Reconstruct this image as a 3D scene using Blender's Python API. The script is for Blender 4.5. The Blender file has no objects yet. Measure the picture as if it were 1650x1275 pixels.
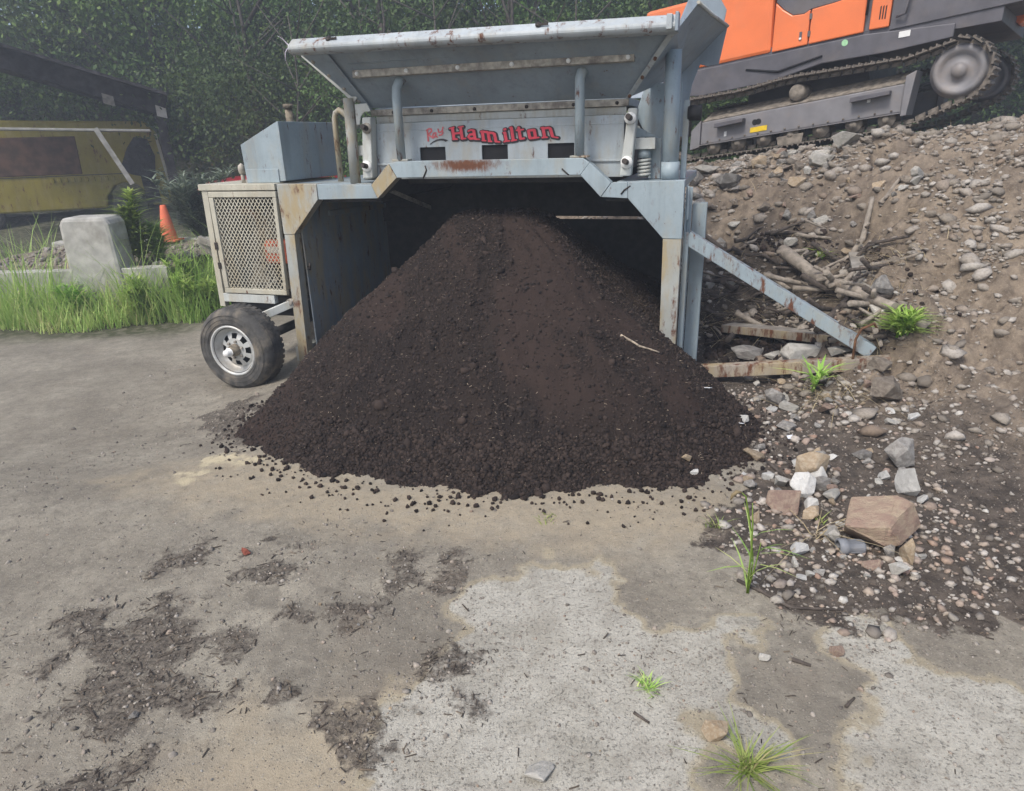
import bpy, bmesh, math, random
import numpy as np
from mathutils import Vector, Matrix

S = bpy.context.scene
COL = S.collection
R = math.radians
rng = np.random.default_rng(7)
random.seed(7)

# ------------------------------------------------------------------ camera, sky, sun, exposure
EYE, PITCH, ROLL, FPX = 1.9, R(20.75), R(1.7), 1100.0
cp, sp, cr, sr = math.cos(PITCH), math.sin(PITCH), math.cos(ROLL), math.sin(ROLL)
FW = Vector((0, cp, -sp)); DN0 = Vector((0, -sp, -cp)); RX0 = Vector((1, 0, 0))
RX = RX0 * cr + DN0 * sr; DN = DN0 * cr - RX0 * sr
cam = bpy.data.cameras.new('camera'); camo = bpy.data.objects.new('camera', cam); COL.objects.link(camo)
camo.matrix_world = Matrix(((RX.x, -DN.x, -FW.x, 0), (RX.y, -DN.y, -FW.y, 0), (RX.z, -DN.z, -FW.z, EYE), (0, 0, 0, 1)))
cam.sensor_width = 36; cam.lens = 36 * FPX / 1650; cam.clip_start = .05; cam.clip_end = 400
S.camera = camo

SUN_EL, SUN_AZ = R(52), R(-140)          # azimuth measured from +y towards +x: behind the camera, to its left
w = bpy.data.worlds.new('World'); S.world = w; w.use_nodes = True
nt = w.node_tree; nt.nodes.clear()
sky = nt.nodes.new('ShaderNodeTexSky'); sky.sky_type = 'NISHITA'; sky.sun_disc = False
sky.sun_elevation = SUN_EL; sky.sun_rotation = SUN_AZ; sky.air_density = 1.0; sky.dust_density = 3.0; sky.ozone_density = 1.0
bg = nt.nodes.new('ShaderNodeBackground'); bg.inputs['Strength'].default_value = 0.12
out = nt.nodes.new('ShaderNodeOutputWorld')
nt.links.new(sky.outputs[0], bg.inputs[0]); nt.links.new(bg.outputs[0], out.inputs[0])
sun = bpy.data.lights.new('sun', 'SUN'); sun.energy = 1.9; sun.angle = R(14); sun.color = (1, .95, .87)
suno = bpy.data.objects.new('sun', sun); COL.objects.link(suno)
sd = Vector((math.sin(SUN_AZ) * math.cos(SUN_EL), math.cos(SUN_AZ) * math.cos(SUN_EL), math.sin(SUN_EL)))
suno.rotation_euler = sd.to_track_quat('Z', 'Y').to_euler(); suno.location = (-6, -6, 14)
S.view_settings.view_transform = 'Standard'; S.view_settings.look = 'None'
S.view_settings.exposure = 0.83; S.view_settings.gamma = 1; S.view_settings.use_curve_mapping = False
S.cycles.use_denoising = True
S.cycles.max_bounces = 6; S.cycles.diffuse_bounces = 3; S.cycles.transparent_max_bounces = 6

# ------------------------------------------------------------------ helpers
def tag(o, label=None, cat=None, group=None, kind=None):
    if label: o['label'] = label
    if cat: o['category'] = cat
    if group: o['group'] = group
    if kind: o['kind'] = kind
    return o

def empty(name, loc=(0, 0, 0), rz=0.0):
    o = bpy.data.objects.new(name, None); o.empty_display_size = .1
    COL.objects.link(o); o.location = loc; o.rotation_euler = (0, 0, rz); return o

class MB:
    """collects shapes in one bmesh, build() links them as one object"""
    def __init__(s): s.bm = bmesh.new()
    def face(s, pts):
        vs = [s.bm.verts.new(p) for p in pts]
        try: return s.bm.faces.new(vs)
        except ValueError: return None
    def hexa(s, a, b):
        va = [s.bm.verts.new(p) for p in a]; vb = [s.bm.verts.new(p) for p in b]; n = len(va)
        s.bm.faces.new(va[::-1]); s.bm.faces.new(vb)
        for i in range(n): s.bm.faces.new((va[i], va[(i + 1) % n], vb[(i + 1) % n], vb[i]))
        return s
    def box(s, x0, x1, y0, y1, z0, z1):
        return s.hexa([(x0, y0, z0), (x1, y0, z0), (x1, y1, z0), (x0, y1, z0)], [(x0, y0, z1), (x1, y0, z1), (x1, y1, z1), (x0, y1, z1)])
    def prism(s, pts, v0, v1, axis=1):
        """polygon of pts in the two axes other than `axis`, extruded from v0 to v1"""
        def p3(p, v):
            if axis == 1: return (p[0], v, p[1])
            if axis == 0: return (v, p[0], p[1])
            return (p[0], p[1], v)
        return s.hexa([p3(p, v0) for p in pts], [p3(p, v1) for p in pts])
    def plate(s, pts, th):
        """3D polygon given thickness th along its own normal"""
        P = [Vector(p) for p in pts]; n = Vector((0, 0, 0))
        for i in range(len(P)): n += (P[i] - P[0]).cross(P[(i + 1) % len(P)] - P[0])
        n.normalize(); return s.hexa([p for p in P], [p + n * th for p in P])
    def beam(s, a, b, wd, ht, up=(0, 0, 1)):
        a, b = Vector(a), Vector(b); d = (b - a).normalized(); x = d.cross(Vector(up)).normalized(); y = x.cross(d)
        q = [x * wd / 2 + y * ht / 2, -x * wd / 2 + y * ht / 2, -x * wd / 2 - y * ht / 2, x * wd / 2 - y * ht / 2]
        return s.hexa([a + k for k in q], [b + k for k in q])
    def tube(s, pts, rad, seg=12, cap=True):
        P = [Vector(p) for p in pts]; n = len(P)
        rr = rad if isinstance(rad, (list, tuple)) else [rad] * n
        rings = []; prev = None
        for i in range(n):
            d = (P[min(i + 1, n - 1)] - P[max(i - 1, 0)]).normalized()
            if prev is None: x = d.orthogonal().normalized()
            else: x = (prev - d * prev.dot(d)).normalized()
            prev = x; y = d.cross(x)
            rings.append([s.bm.verts.new(P[i] + (x * math.cos(t) + y * math.sin(t)) * rr[i]) for t in [2 * math.pi * k / seg for k in range(seg)]])
        for i in range(n - 1):
            for k in range(seg):
                f = s.bm.faces.new((rings[i][k], rings[i][(k + 1) % seg], rings[i + 1][(k + 1) % seg], rings[i + 1][k])); f.smooth = True
        if cap: s.bm.faces.new(rings[0][::-1]); s.bm.faces.new(rings[-1])
        return s
    def lathe(s, prof, c, axis, seg=32):
        """prof: (radius, offset along axis)"""
        a = Vector(axis).normalized(); x = a.orthogonal().normalized(); y = a.cross(x); c = Vector(c); rings = []
        for r_, t in prof: rings.append([s.bm.verts.new(c + a * t + (x * math.cos(2 * math.pi * k / seg) + y * math.sin(2 * math.pi * k / seg)) * max(r_, 1e-4)) for k in range(seg)])
        for i in range(len(prof) - 1):
            for k in range(seg):
                f = s.bm.faces.new((rings[i][k], rings[i][(k + 1) % seg], rings[i + 1][(k + 1) % seg], rings[i + 1][k])); f.smooth = True
        return s
    def build(s, name, mat, parent=None, bevel=0, seg=2):
        bmesh.ops.recalc_face_normals(s.bm, faces=s.bm.faces)
        me = bpy.data.meshes.new(name); s.bm.to_mesh(me); s.bm.free()
        me.materials.append(mat); o = bpy.data.objects.new(name, me); COL.objects.link(o)
        if parent: o.parent = parent
        if bevel:
            m = o.modifiers.new('bevel', 'BEVEL'); m.width = bevel; m.segments = seg; m.limit_method = 'ANGLE'; m.angle_limit = R(35); m.harden_normals = False
        return o

def np_mesh(name, V, F, mats, parent=None, attrs=None, smooth=False):
    """V (n,3), F (m,k) with k = 3 or 4"""
    V = np.ascontiguousarray(V, np.float32); F = np.ascontiguousarray(F, np.int32); k = F.shape[1]
    me = bpy.data.meshes.new(name); me.vertices.add(len(V)); me.vertices.foreach_set('co', V.ravel())
    me.loops.add(F.size); me.loops.foreach_set('vertex_index', F.ravel())
    me.polygons.add(len(F)); me.polygons.foreach_set('loop_start', np.arange(0, F.size, k, dtype=np.int32))
    me.polygons.foreach_set('loop_total', np.full(len(F), k, np.int32))
    if smooth: me.polygons.foreach_set('use_smooth', np.ones(len(F), bool))
    for m in (mats if isinstance(mats, (list, tuple)) else [mats]): me.materials.append(m)
    for an, av in (attrs or {}).items():
        a = me.attributes.new(an, 'FLOAT', 'POINT'); a.data.foreach_set('value', np.ascontiguousarray(av, np.float32))
    me.update(calc_edges=True); me.validate()
    o = bpy.data.objects.new(name, me); COL.objects.link(o)
    if parent: o.parent = parent
    return o

def scatter(name, variants, pos, scl, mat, parent=None, rot=None, attrs_val=None, flat=1.0):
    """many small copies of variants (V,F) joined into one mesh"""
    n = len(pos); scl = np.asarray(scl, float)
    if scl.ndim == 1: scl = np.repeat(scl[:, None], 3, 1)
    which = rng.integers(0, len(variants), n); Vs, Fs, As = [], [], []; off = 0
    if rot is None: rot = rand_rot(n)
    val = attrs_val if attrs_val is not None else rng.random(n)
    for k, (bv, bf) in enumerate(variants):
        idx = np.where(which == k)[0]
        if not len(idx): continue
        vv = bv[None] * scl[idx][:, None, :]
        vv = np.einsum('nij,nkj->nki', rot[idx], vv); vv[:, :, 2] *= flat
        vv = vv + pos[idx][:, None, :]
        Vs.append(vv.reshape(-1, 3)); m = len(bv)
        Fs.append((bf[None] + (np.arange(len(idx)) * m)[:, None, None] + off).reshape(-1, bf.shape[1])); off += len(idx) * m
        As.append(np.repeat(val[idx], m))
    return np_mesh(name, np.concatenate(Vs), np.concatenate(Fs), mat, parent, {'rnd': np.concatenate(As)})

def rand_rot(n, tilt=math.pi):
    a = rng.random(n) * 2 * math.pi; t = (rng.random(n) * 2 - 1) * tilt; b = rng.random(n) * 2 * math.pi
    def rz(a):
        c, s = np.cos(a), np.sin(a); m = np.zeros((len(a), 3, 3)); m[:, 0, 0] = c; m[:, 0, 1] = -s; m[:, 1, 0] = s; m[:, 1, 1] = c; m[:, 2, 2] = 1; return m
    c, s = np.cos(t), np.sin(t); rx = np.zeros((n, 3, 3)); rx[:, 0, 0] = 1; rx[:, 1, 1] = c; rx[:, 1, 2] = -s; rx[:, 2, 1] = s; rx[:, 2, 2] = c
    return rz(a) @ rx @ rz(b)

def ico(sub=1, jit=.25, seed=0):
    bm = bmesh.new(); bmesh.ops.create_icosphere(bm, subdivisions=sub, radius=1); r_ = np.random.default_rng(seed)
    V = np.array([v.co[:] for v in bm.verts]); F = np.array([[v.index for v in f.verts] for f in bm.faces]); bm.free()
    return V * (1 + (r_.random((len(V), 1)) * 2 - 1) * jit), F
OCT = (np.array([[1, 0, 0], [-1, 0, 0], [0, 1, 0], [0, -1, 0], [0, 0, 1], [0, 0, -1.]]), np.array([[0, 2, 4], [2, 1, 4], [1, 3, 4], [3, 0, 4], [2, 0, 5], [1, 2, 5], [3, 1, 5], [0, 3, 5]]))
CHIP = (np.array([[-1, -.25, 0], [1, -.3, .05], [1.1, .2, -.05], [-.9, .3, .02], [-.6, -.2, .22], [.8, -.1, .2], [.7, .2, .18], [-.7, .2, .24]]) * 1.0,
        np.array([[0, 1, 5], [0, 5, 4], [1, 2, 6], [1, 6, 5], [2, 3, 7], [2, 7, 6], [3, 0, 4], [3, 4, 7], [4, 5, 6], [4, 6, 7]]))

def hsh(ix, iy, s): v = np.sin(ix * 127.1 + iy * 311.7 + s * 74.7) * 43758.5453; return v - np.floor(v)
def vnoise(x, y, s=0):
    ix, iy = np.floor(x), np.floor(y); fx, fy = x - ix, y - iy; fx = fx * fx * (3 - 2 * fx); fy = fy * fy * (3 - 2 * fy)
    a, b, c, d = hsh(ix, iy, s), hsh(ix + 1, iy, s), hsh(ix, iy + 1, s), hsh(ix + 1, iy + 1, s)
    return (a * (1 - fx) + b * fx) * (1 - fy) + (c * (1 - fx) + d * fx) * fy
def fbm(x, y, sc, oct_=4, s=0):
    t = 0; a = 1; n = 0
    for k in range(oct_): t = t + a * (vnoise(x * sc, y * sc, s + k) - .5); n += a; a *= .5; sc *= 2.03
    return t / n * 2
def sst(a, b, x): t = np.clip((x - a) / (b - a), 0, 1); return t * t * (3 - 2 * t)
def sdpoly(x, y, poly):
    """signed distance to a polygon, negative inside"""
    P = np.array(poly, float); d = np.full(x.shape, 1e9); ins = np.zeros(x.shape, bool); n = len(P)
    for i in range(n):
        a, b = P[i], P[(i + 1) % n]; e = b - a; wx, wy = x - a[0], y - a[1]
        t = np.clip((wx * e[0] + wy * e[1]) / (e @ e + 1e-12), 0, 1); d = np.minimum(d, (wx - e[0] * t) ** 2 + (wy - e[1] * t) ** 2)
        c = ((a[1] <= y) & (b[1] > y)) | ((b[1] <= y) & (a[1] > y))
        with np.errstate(divide='ignore', invalid='ignore'): xi = a[0] + (y - a[1]) / (b[1] - a[1]) * e[0]
        ins ^= c & (x < xi)
    d = np.sqrt(d); return np.where(ins, -d, d)

# ------------------------------------------------------------------ materials
class NT:
    def __init__(s, name):
        s.m = bpy.data.materials.new(name); s.m.use_nodes = True; s.t = s.m.node_tree; s.t.nodes.clear()
        s.o = s.n('ShaderNodeOutputMaterial'); s.b = s.n('ShaderNodeBsdfPrincipled'); s.l(s.b.outputs[0], s.o.inputs[0])
        s.tc = s.n('ShaderNodeTexCoord'); s.co = s.tc.outputs['Object']
    def n(s, t, **k):
        q = s.t.nodes.new(t)
        for a, b in k.items(): setattr(q, a, b)
        return q
    def l(s, a, b): s.t.links.new(a, b)
    def set(s, sock, v):
        if hasattr(v, 'is_output'): s.l(v, sock)
        else: sock.default_value = v
    def noise(s, scale, detail=4, rough=.55, co=None, dist=0.0):
        q = s.n('ShaderNodeTexNoise'); q.inputs['Scale'].default_value = scale; q.inputs['Detail'].default_value = detail
        q.inputs['Roughness'].default_value = rough; q.inputs['Distortion'].default_value = dist; s.l(co or s.co, q.inputs['Vector']); return q.outputs['Fac']
    def voro(s, scale, co=None, feat='F1'):
        q = s.n('ShaderNodeTexVoronoi'); q.feature = feat; q.inputs['Scale'].default_value = scale; s.l(co or s.co, q.inputs['Vector']); return q
    def mapped(s, sc, loc=(0, 0, 0), co=None):
        q = s.n('ShaderNodeMapping'); q.inputs['Scale'].default_value = sc; q.inputs['Location'].default_value = loc; s.l(co or s.co, q.inputs['Vector']); return q.outputs[0]
    def ramp(s, f, a, b, lo=0.0, hi=1.0):
        q = s.n('ShaderNodeMapRange'); q.interpolation_type = 'SMOOTHSTEP'; s.set(q.inputs[0], f)
        q.inputs[1].default_value = a; q.inputs[2].default_value = b; q.inputs[3].default_value = lo; q.inputs[4].default_value = hi; return q.outputs[0]
    def mix(s, f, a, b, mode='MIX'):
        q = s.n('ShaderNodeMix', data_type='RGBA', blend_type=mode); s.set(q.inputs[0], f)
        for i, v in ((6, a), (7, b)): s.set(q.inputs[i], v if hasattr(v, 'is_output') else (*v, 1) if len(v) == 3 else v)
        return q.outputs[2]
    def math(s, op, a, b=0.0):
        q = s.n('ShaderNodeMath', operation=op); s.set(q.inputs[0], a); s.set(q.inputs[1], b); return q.outputs[0]
    def attr(s, name, t='GEOMETRY'):
        q = s.n('ShaderNodeAttribute', attribute_type=t, attribute_name=name); return q.outputs['Fac']
    def bump(s, h, strength=.3, dist=.01, prev=None):
        q = s.n('ShaderNodeBump'); q.inputs['Strength'].default_value = strength; q.inputs['Distance'].default_value = dist; s.l(h, q.inputs['Height'])
        if prev is not None: s.l(prev, q.inputs['Normal'])
        return q.outputs[0]
    def fin(s, col, rough=.8, metal=0.0, normal=None, spec=.4):
        s.set(s.b.inputs['Base Color'], col if hasattr(col, 'is_output') else (*col, 1)); s.set(s.b.inputs['Roughness'], rough)
        s.set(s.b.inputs['Metallic'], metal); s.b.inputs['Specular IOR Level'].default_value = spec
        if normal is not None: s.l(normal, s.b.inputs['Normal'])
        return s.m

def simple(name, c, rough=.7, metal=0.0, var=.18, scale=9, bump=.15, dist=.004, dirt=None, dirt_amt=.5, spec=.35):
    t = NT(name); n = t.noise(scale, 5); n2 = t.noise(scale * 7, 3)
    col = t.mix(t.ramp(n, .3, .7), [x * (1 - var) for x in c], [min(1, x * (1 + var)) for x in c])
    if dirt: col = t.mix(t.math('MULTIPLY', t.ramp(t.noise(scale * .45, 6, .65), .45, .7), dirt_amt), col, dirt)
    return t.fin(col, rough, metal, t.bump(n2, bump, dist), spec)

def paint(name, c, rust=.5, dirt=.35, hot=None, seed=0.0, rough=.5):
    """weathered machine paint with rust streaks running down and yellowish stains"""
    t = NT(name); co = t.mapped((1, 1, 1), (seed, seed * 1.7, seed * .6))
    base = t.mix(t.ramp(t.noise(2.2, 5, .6, co), .3, .72), [x * .86 for x in c], [min(1, x * 1.1) for x in c])
    base = t.mix(t.math('MULTIPLY', t.ramp(t.noise(38, 3, .6, co), .48, .75), .25), base, [x * .7 for x in c])
    grm = t.math('MULTIPLY', t.ramp(t.noise(4.0, 6, .7, t.mapped((2.6, 2.6, .28), (7 + seed, 3, 1))), .46, .72), .42)
    base = t.mix(grm, base, [x * .52 + .012 for x in c])
    base = t.mix(t.math('MULTIPLY', t.ramp(t.noise(1.4, 4, .6, t.mapped((1, 1, 1), (1, 9 + seed, 4))), .5, .72), .35), base, [min(1, x * 1.18 + .03) for x in c])
    stain = t.math('MULTIPLY', t.ramp(t.noise(3.1, 6, .7, t.mapped((1.6, 1.6, .55), (3 + seed, 1, 0))), .52 - dirt * .14, .74 - dirt * .1), dirt)
    base = t.mix(stain, base, (.36, .29, .17))
    rs = t.noise(5.5, 8, .72, t.mapped((2.4, 2.4, .8), (seed, 5, 2))); rm = t.ramp(rs, .64 - rust * .12, .74 - rust * .1)
    fl = t.ramp(t.noise(26, 6, .75, t.mapped((1, 1, .5), (seed + 2, 0, 0))), .67 - rust * .06, .72)
    rm = t.math('MAXIMUM', rm, t.math('MULTIPLY', fl, .8))
    if hot:      # a patch worn right down to rust, centred on a place on the machine
        d = t.n('ShaderNodeVectorMath', operation='DISTANCE'); t.l(t.mapped((1 / hot[1][0], 0, 1 / hot[1][1])), d.inputs[0]); d.inputs[1].default_value = (hot[0][0] / hot[1][0], 0, hot[0][1] / hot[1][1])
        k = t.math('ADD', d.outputs['Value'], t.math('MULTIPLY', t.math('SUBTRACT', t.noise(20, 7, .75, t.mapped((1.3, 1, .5))), .5), 2.2))
        rm = t.math('MAXIMUM', rm, t.ramp(k, 1.1, .3))
    rc = t.mix(t.noise(30, 5, .7), (.05, .02, .014), (.20, .082, .038))
    col = t.mix(rm, base, rc)
    h = t.math('ADD', t.math('MULTIPLY', rm, -.6), t.math('MULTIPLY', t.noise(55, 4), .3))
    dent = t.bump(t.noise(2.6, 2, .5), .35, .03)
    return t.fin(col, t.math('ADD', t.math('MULTIPLY', rm, .35), rough), 0.0, t.bump(h, .4, .004, dent), .4)

BLUE = (.30, .365, .40)
M = {}
M['blue'] = paint('blue_grey_paint', BLUE, .5, .4)
M['beam'] = paint('blue_grey_paint_rusted_beam', BLUE, .45, .45, ((-1.72, 1.70), (.36, .065)), 1.3)
M['leg'] = paint('blue_grey_paint_leg', (.36, .375, .355), .9, 1.0, None, 2.1)
M['hop'] = paint('hopper_paint', (.25, .30, .345), .22, .2, None, 3.7)
M['rim'] = paint('hopper_rim_paint', (.42, .46, .48), .85, .4, None, 4.4)
M['sign'] = paint('sign_panel_paint', (.38, .43, .46), .5, .5, None, 5.2)
M['pale'] = paint('pale_bracket_paint', (.48, .50, .48), .35, .5, None, 6.1)
M['wall'] = paint('chute_wall_paint', (.25, .29, .315), .55, .85, None, 7.9)
M['bar'] = simple('tarnished_strip', (.38, .35, .30), .6, .3, .3, 20, .2, .003, (.12, .10, .09), .8)
M['cream'] = paint('cream_guard_paint', (.47, .45, .37), .35, .5, None, 8.3)
M['tierust'] = paint('rusted_tie_paint', (.33, .29, .24), 1.35, .9, None, 9.4)
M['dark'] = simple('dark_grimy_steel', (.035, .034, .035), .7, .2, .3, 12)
M['black'] = simple('black_void_rubber', (.014, .014, .016), .8, 0, .2, 10)
M['bolt'] = simple('dark_bolt', (.05, .042, .038), .55, .5, .3, 30)
M['zinc'] = simple('zinc_washer', (.78, .78, .76), .45, 0, .1, 30)
M['rust'] = simple('rusty_steel', (.17, .085, .045), .85, .2, .4, 16, .4, .006, (.06, .03, .02), .7)
M['red'] = simple('red_sign_vinyl', (.62, .055, .085), .45, 0, .12, 30, .05)
M['redthin'] = simple('faded_red_paint', (.56, .13, .14), .5, 0, .2, 30, .05)
M['ink'] = simple('black_sign_vinyl', (.03, .026, .03), .5, 0, .2, 30, .05)
M['rubber'] = simple('worn_tyre_rubber', (.075, .073, .07), .88, 0, .3, 14, .3, .004, (.20, .175, .14), .95, .2)
M['brace'] = paint('brace_paint', BLUE, 1.15, .45, None, 11.2)
M['wheel'] = simple('silver_wheel_paint', (.52, .53, .52), .45, .25, .12, 12, .1, .002, (.25, .21, .16), .6)
M['orangebox'] = simple('orange_red_engine_cover', (.55, .12, .06), .55, 0, .2, 14, .1, .002, (.2, .1, .06), .5)
M['plate'] = simple('pale_name_plate', (.6, .56, .5), .5, 0, .1, 30)
M['engine'] = simple('dusty_engine_castings', (.20, .17, .13), .8, .1, .5, 18, .4, .01, (.34, .29, .2), .6)
M['exo'] = simple('orange_excavator_paint', (.80, .19, .055), .32, 0, .05, 3, .03, .001, (.42, .20, .13), .25, .5)
M['exd'] = simple('dark_grey_excavator_plastic', (.105, .102, .115), .5, 0, .15, 6, .1, .002, (.2, .17, .15), .35)
M['exg'] = simple('grey_track_frame_paint', (.21, .205, .215), .55, .1, .12, 5, .15, .003, (.28, .23, .19), .6)
M['track'] = simple('dusty_track_steel', (.19, .165, .14), .75, .3, .4, 14, .4, .006, (.3, .26, .21), .7)
M['roller'] = simple('muddy_roller_steel', (.23, .20, .165), .85, .1, .35, 16, .4, .006)
M['yellowst'] = simple('yellow_sticker', (.75, .52, .03), .5, 0, .1, 30)
M['whitest'] = simple('white_sticker', (.75, .75, .74), .5, 0, .05, 30)
M['greenst'] = simple('pale_green_sticker', (.35, .62, .36), .5, 0, .1, 40)
g = NT('dark_cab_glass'); M['glass'] = g.fin((.02, .026, .032), .06, 0, None, .7)
# ------------------------------------------------------------------ the lie of the land
def bank_h(x, y):
    s = (x - 2.75) * .766 - (y - 9.5) * .643; n = (x - 2.75) * .643 + (y - 9.5) * .766
    toe = -3.2 - 1.6 * sst(1.5, 3.3, s); t = (n - toe) / (-.15 - toe)
    pr = np.interp(t, [0, .15, .3, .45, .6, .75, .9, 1, 1.02], [0, .1, .26, .5, .72, .86, .95, 1, 1])
    top = np.clip(1.47 + .128 * (s + .3), 1.3, 2.4)
    return pr * top * sst(-3.2, -.9, s), np.clip(t, 0, 1.2) * sst(-3.2, -.9, s)
def land(x, y):
    b, t = bank_h(x, y)
    z = -.22 * sst(-1.2, -2.8, x) * sst(3.2, 5.2, y) + .5 * sst(9.5, 18, y)
    z = z + np.clip(y - 19, 0, 16) * .42 + np.clip(y - 35, 0, 40) * .1
    z = z + .13 * np.exp(-((x - 2.95) ** 2 / .35 + (y - 4.25) ** 2 / .12))
    z = np.maximum(z, np.where(t > .004, b, -9.))
    # the trench the outrigger lies in
    du, dv = (x - 1.32) * .951 - (y - 5.24) * .309, (x - 1.32) * .309 + (y - 5.24) * .951
    lim = .0 + .12 * np.clip(du, 0, 2) + 1.3 * np.maximum(np.abs(dv - .05) - .12, 0) + 2 * np.maximum(np.maximum(-.1 - du, du - 1.6), 0)
    return np.minimum(z, np.where(x > 1, lim, 99.))
def rough_land(x, y):
    b, t = bank_h(x, y); k = sst(.02, .3, t) * sst(1.04, .98, t)
    far = sst(8, 14, y) * (1 - sst(.02, .2, t))
    soil = soil_mask(x, y)
    z = land(x, y) + k * (.2 * fbm(x, y, 1.3, 3, 5) + .11 * fbm(x, y, 4.5, 3, 9) - .12 * sst(.1, .4, fbm(x, y, 2.1, 3, 15)) * sst(.95, .8, t)) + (k * 1.5 + .35 * soil) * .03 * fbm(x, y, 15, 4, 12)
    z = z + .012 * fbm(x, y, 2.2, 3, 20) * (1 - k) + .0035 * fbm(x, y, 24, 2, 25) * (1 - .6 * pale_mask(x, y)) + far * .25 * fbm(x, y, .5, 3, 31)
    return z + .012 * litter_mask(x, y) * (vnoise(x * 45, y * 45, 40))

PALE = [[(.21, 2.76), (.37, 2.75), (.43, 2.6), (.43, 2.39), (.7, 2.28), (.85, 2.35), (.96, 2.27), (.91, 2.19), (.8, 2.16), (.76, 2.06), (.76, 1.95), (.66, 1.88), (.58, 1.83), (.57, 1.74), (.58, 1.63), (.58, 1.53), (.53, 1.2), (-.5, 1.2), (-.53, 1.74), (-.46, 2.02), (-.24, 2.14), (-.26, 2.36), (-.25, 2.52), (-.04, 2.65)],
        [(1.23, 2.18), (1.41, 2.26), (1.46, 2.13), (1.75, 1.9), (1.6, 1.1), (.85, 1.1), (1.03, 1.61), (1.06, 1.73), (1.14, 1.73), (1.24, 1.92), (1.23, 2.01)],
        [(.71, 1.82), (.77, 1.8), (.85, 1.7), (.83, 1.67), (.72, 1.72)]]
CREAM = [[(-2.11, 3.98), (-2.02, 4.16), (-1.72, 4.14), (-1.7, 3.95), (-1.89, 3.83)]]
TAN = [[(-2.6, 3.9), (-1.78, 4.19), (-1.0, 3.75), (-.28, 3.6), (.6, 3.5), (1.3, 3.4), (1.0, 2.96), (.21, 2.89), (-.75, 3.12), (-1.47, 3.29), (-2.13, 3.5)], [(-1.14, 1.1), (-1.14, 1.76), (-.77, 1.94), (-.47, 2.05), (-.4, 1.79), (-.4, 1.1)]]
LITTER = [[(-1.95, 2.43), (-1.76, 2.47), (-1.4, 2.53), (-1.19, 2.36), (-1.15, 2.11), (-.97, 1.95), (-1.12, 1.87), (-1.32, 1.82), (-1.38, 1.77), (-1.57, 1.78)], [(-1.39, 2.91), (-1.09, 2.91), (-.98, 2.75), (-1.2, 2.68), (-1.33, 2.76)],
          [(-1.78, 2.92), (-1.63, 2.96), (-1.49, 2.87), (-1.57, 2.8), (-1.72, 2.84)], [(-.92, 2.43), (-.82, 2.57), (-.68, 2.54), (-.7, 2.38), (-.84, 2.31)], [(-.56, 2.8), (-.37, 2.79), (-.25, 2.64), (-.4, 2.58), (-.53, 2.65)],
          [(-.42, 2.01), (-.34, 2.16), (-.23, 2.17), (-.16, 2.07), (-.27, 1.98)], [(-1.46, 1.73), (-1.27, 1.77), (-1.18, 1.7), (-1.24, 1.59), (-1.46, 1.55)], [(-.64, 1.77), (-.55, 1.86), (-.51, 1.79), (-.59, 1.74)], [(-2.5, 5.25), (-2.2, 5.5), (-1.9, 4.9), (-1.75, 4.25), (-2.0, 4.35), (-2.4, 4.9)]]
SOIL = [[(1.36, 5.3), (1.61, 4.15), (1.29, 3.47), (1.0, 3.0), (1.05, 2.74), (1.04, 2.51), (1.2, 2.33), (1.6, 2.28), (2.42, 2.2), (6.4, 5.0), (6, 7), (3.83, 7.5), (1.5, 7.5)]]
DAMP = [[(.97, 2.3), (1.24, 2.22), (1.24, 1.92), (1.12, 1.73), (1.01, 1.59), (.88, 1.55), (.71, 1.62), (.56, 1.75), (.69, 1.88), (.78, 2.09)], [(-1.21, 2.57), (-.27, 2.62), (-.24, 2.17), (-.55, 1.99), (-.97, 2.01)]]
def mask(polys, x, y, soft, jag, s=0):
    n = fbm(x, y, 7, 5, 50 + s) * jag; m = 0
    for p in polys: m = np.maximum(m, sst(soft, -soft, sdpoly(x, y, p) + n))
    return m
def near(f):
    def g(x, y):
        x, y = np.broadcast_arrays(np.asarray(x, float), np.asarray(y, float)); o = np.zeros(x.shape); k = (x > -4) & (x < 8) & (y > 0) & (y < 9)
        if k.any(): o[k] = f(x[k], y[k])
        return o
    return g
pale_mask = near(lambda x, y: mask(PALE, x, y, .06, .16, 1))
litter_mask = near(lambda x, y: mask(LITTER, x, y, .15, .34, 2))
soil_mask = near(lambda x, y: mask(SOIL, x, y, .12, .3, 3))
tan_mask = near(lambda x, y: mask(TAN, x, y, .22, .3, 4))
damp_mask = near(lambda x, y: mask(DAMP, x, y, .07, .15, 5))
cream_mask = near(lambda x, y: mask(CREAM, x, y, .05, .3, 6))

# compost heap
APEX = (-.06, 6.2); HTOP = 1.30
TOE = [(-1.9, 6.1), (-2.02, 5.3), (-2.0, 4.75), (-1.82, 4.35), (-1.54, 4.05), (-1.01, 3.67), (-.29, 3.48), (.6, 3.41), (1.3, 3.58), (1.62, 4.0), (1.64, 4.65), (1.54, 5.25), (1.98, 6.3), (2.2, 7.3), (1.2, 7.9), (-.6, 7.9), (-1.5, 7.5), (-1.75, 6.8)]
_th = np.linspace(-math.pi, math.pi, 361)
def _raylen(th):
    dx, dy = math.cos(th), math.sin(th); best = 0
    for i in range(len(TOE)):
        a, b = TOE[i], TOE[(i + 1) % len(TOE)]; ex, ey = b[0] - a[0], b[1] - a[1]; det = dx * -ey + ex * dy
        if abs(det) < 1e-9: continue
        qx, qy = a[0] - APEX[0], a[1] - APEX[1]; t = (qx * -ey + ex * qy) / det; k = (dx * qy - dy * qx) / det
        if t > 0 and -1e-6 <= k <= 1 + 1e-6: best = max(best, t)
    return best
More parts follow.
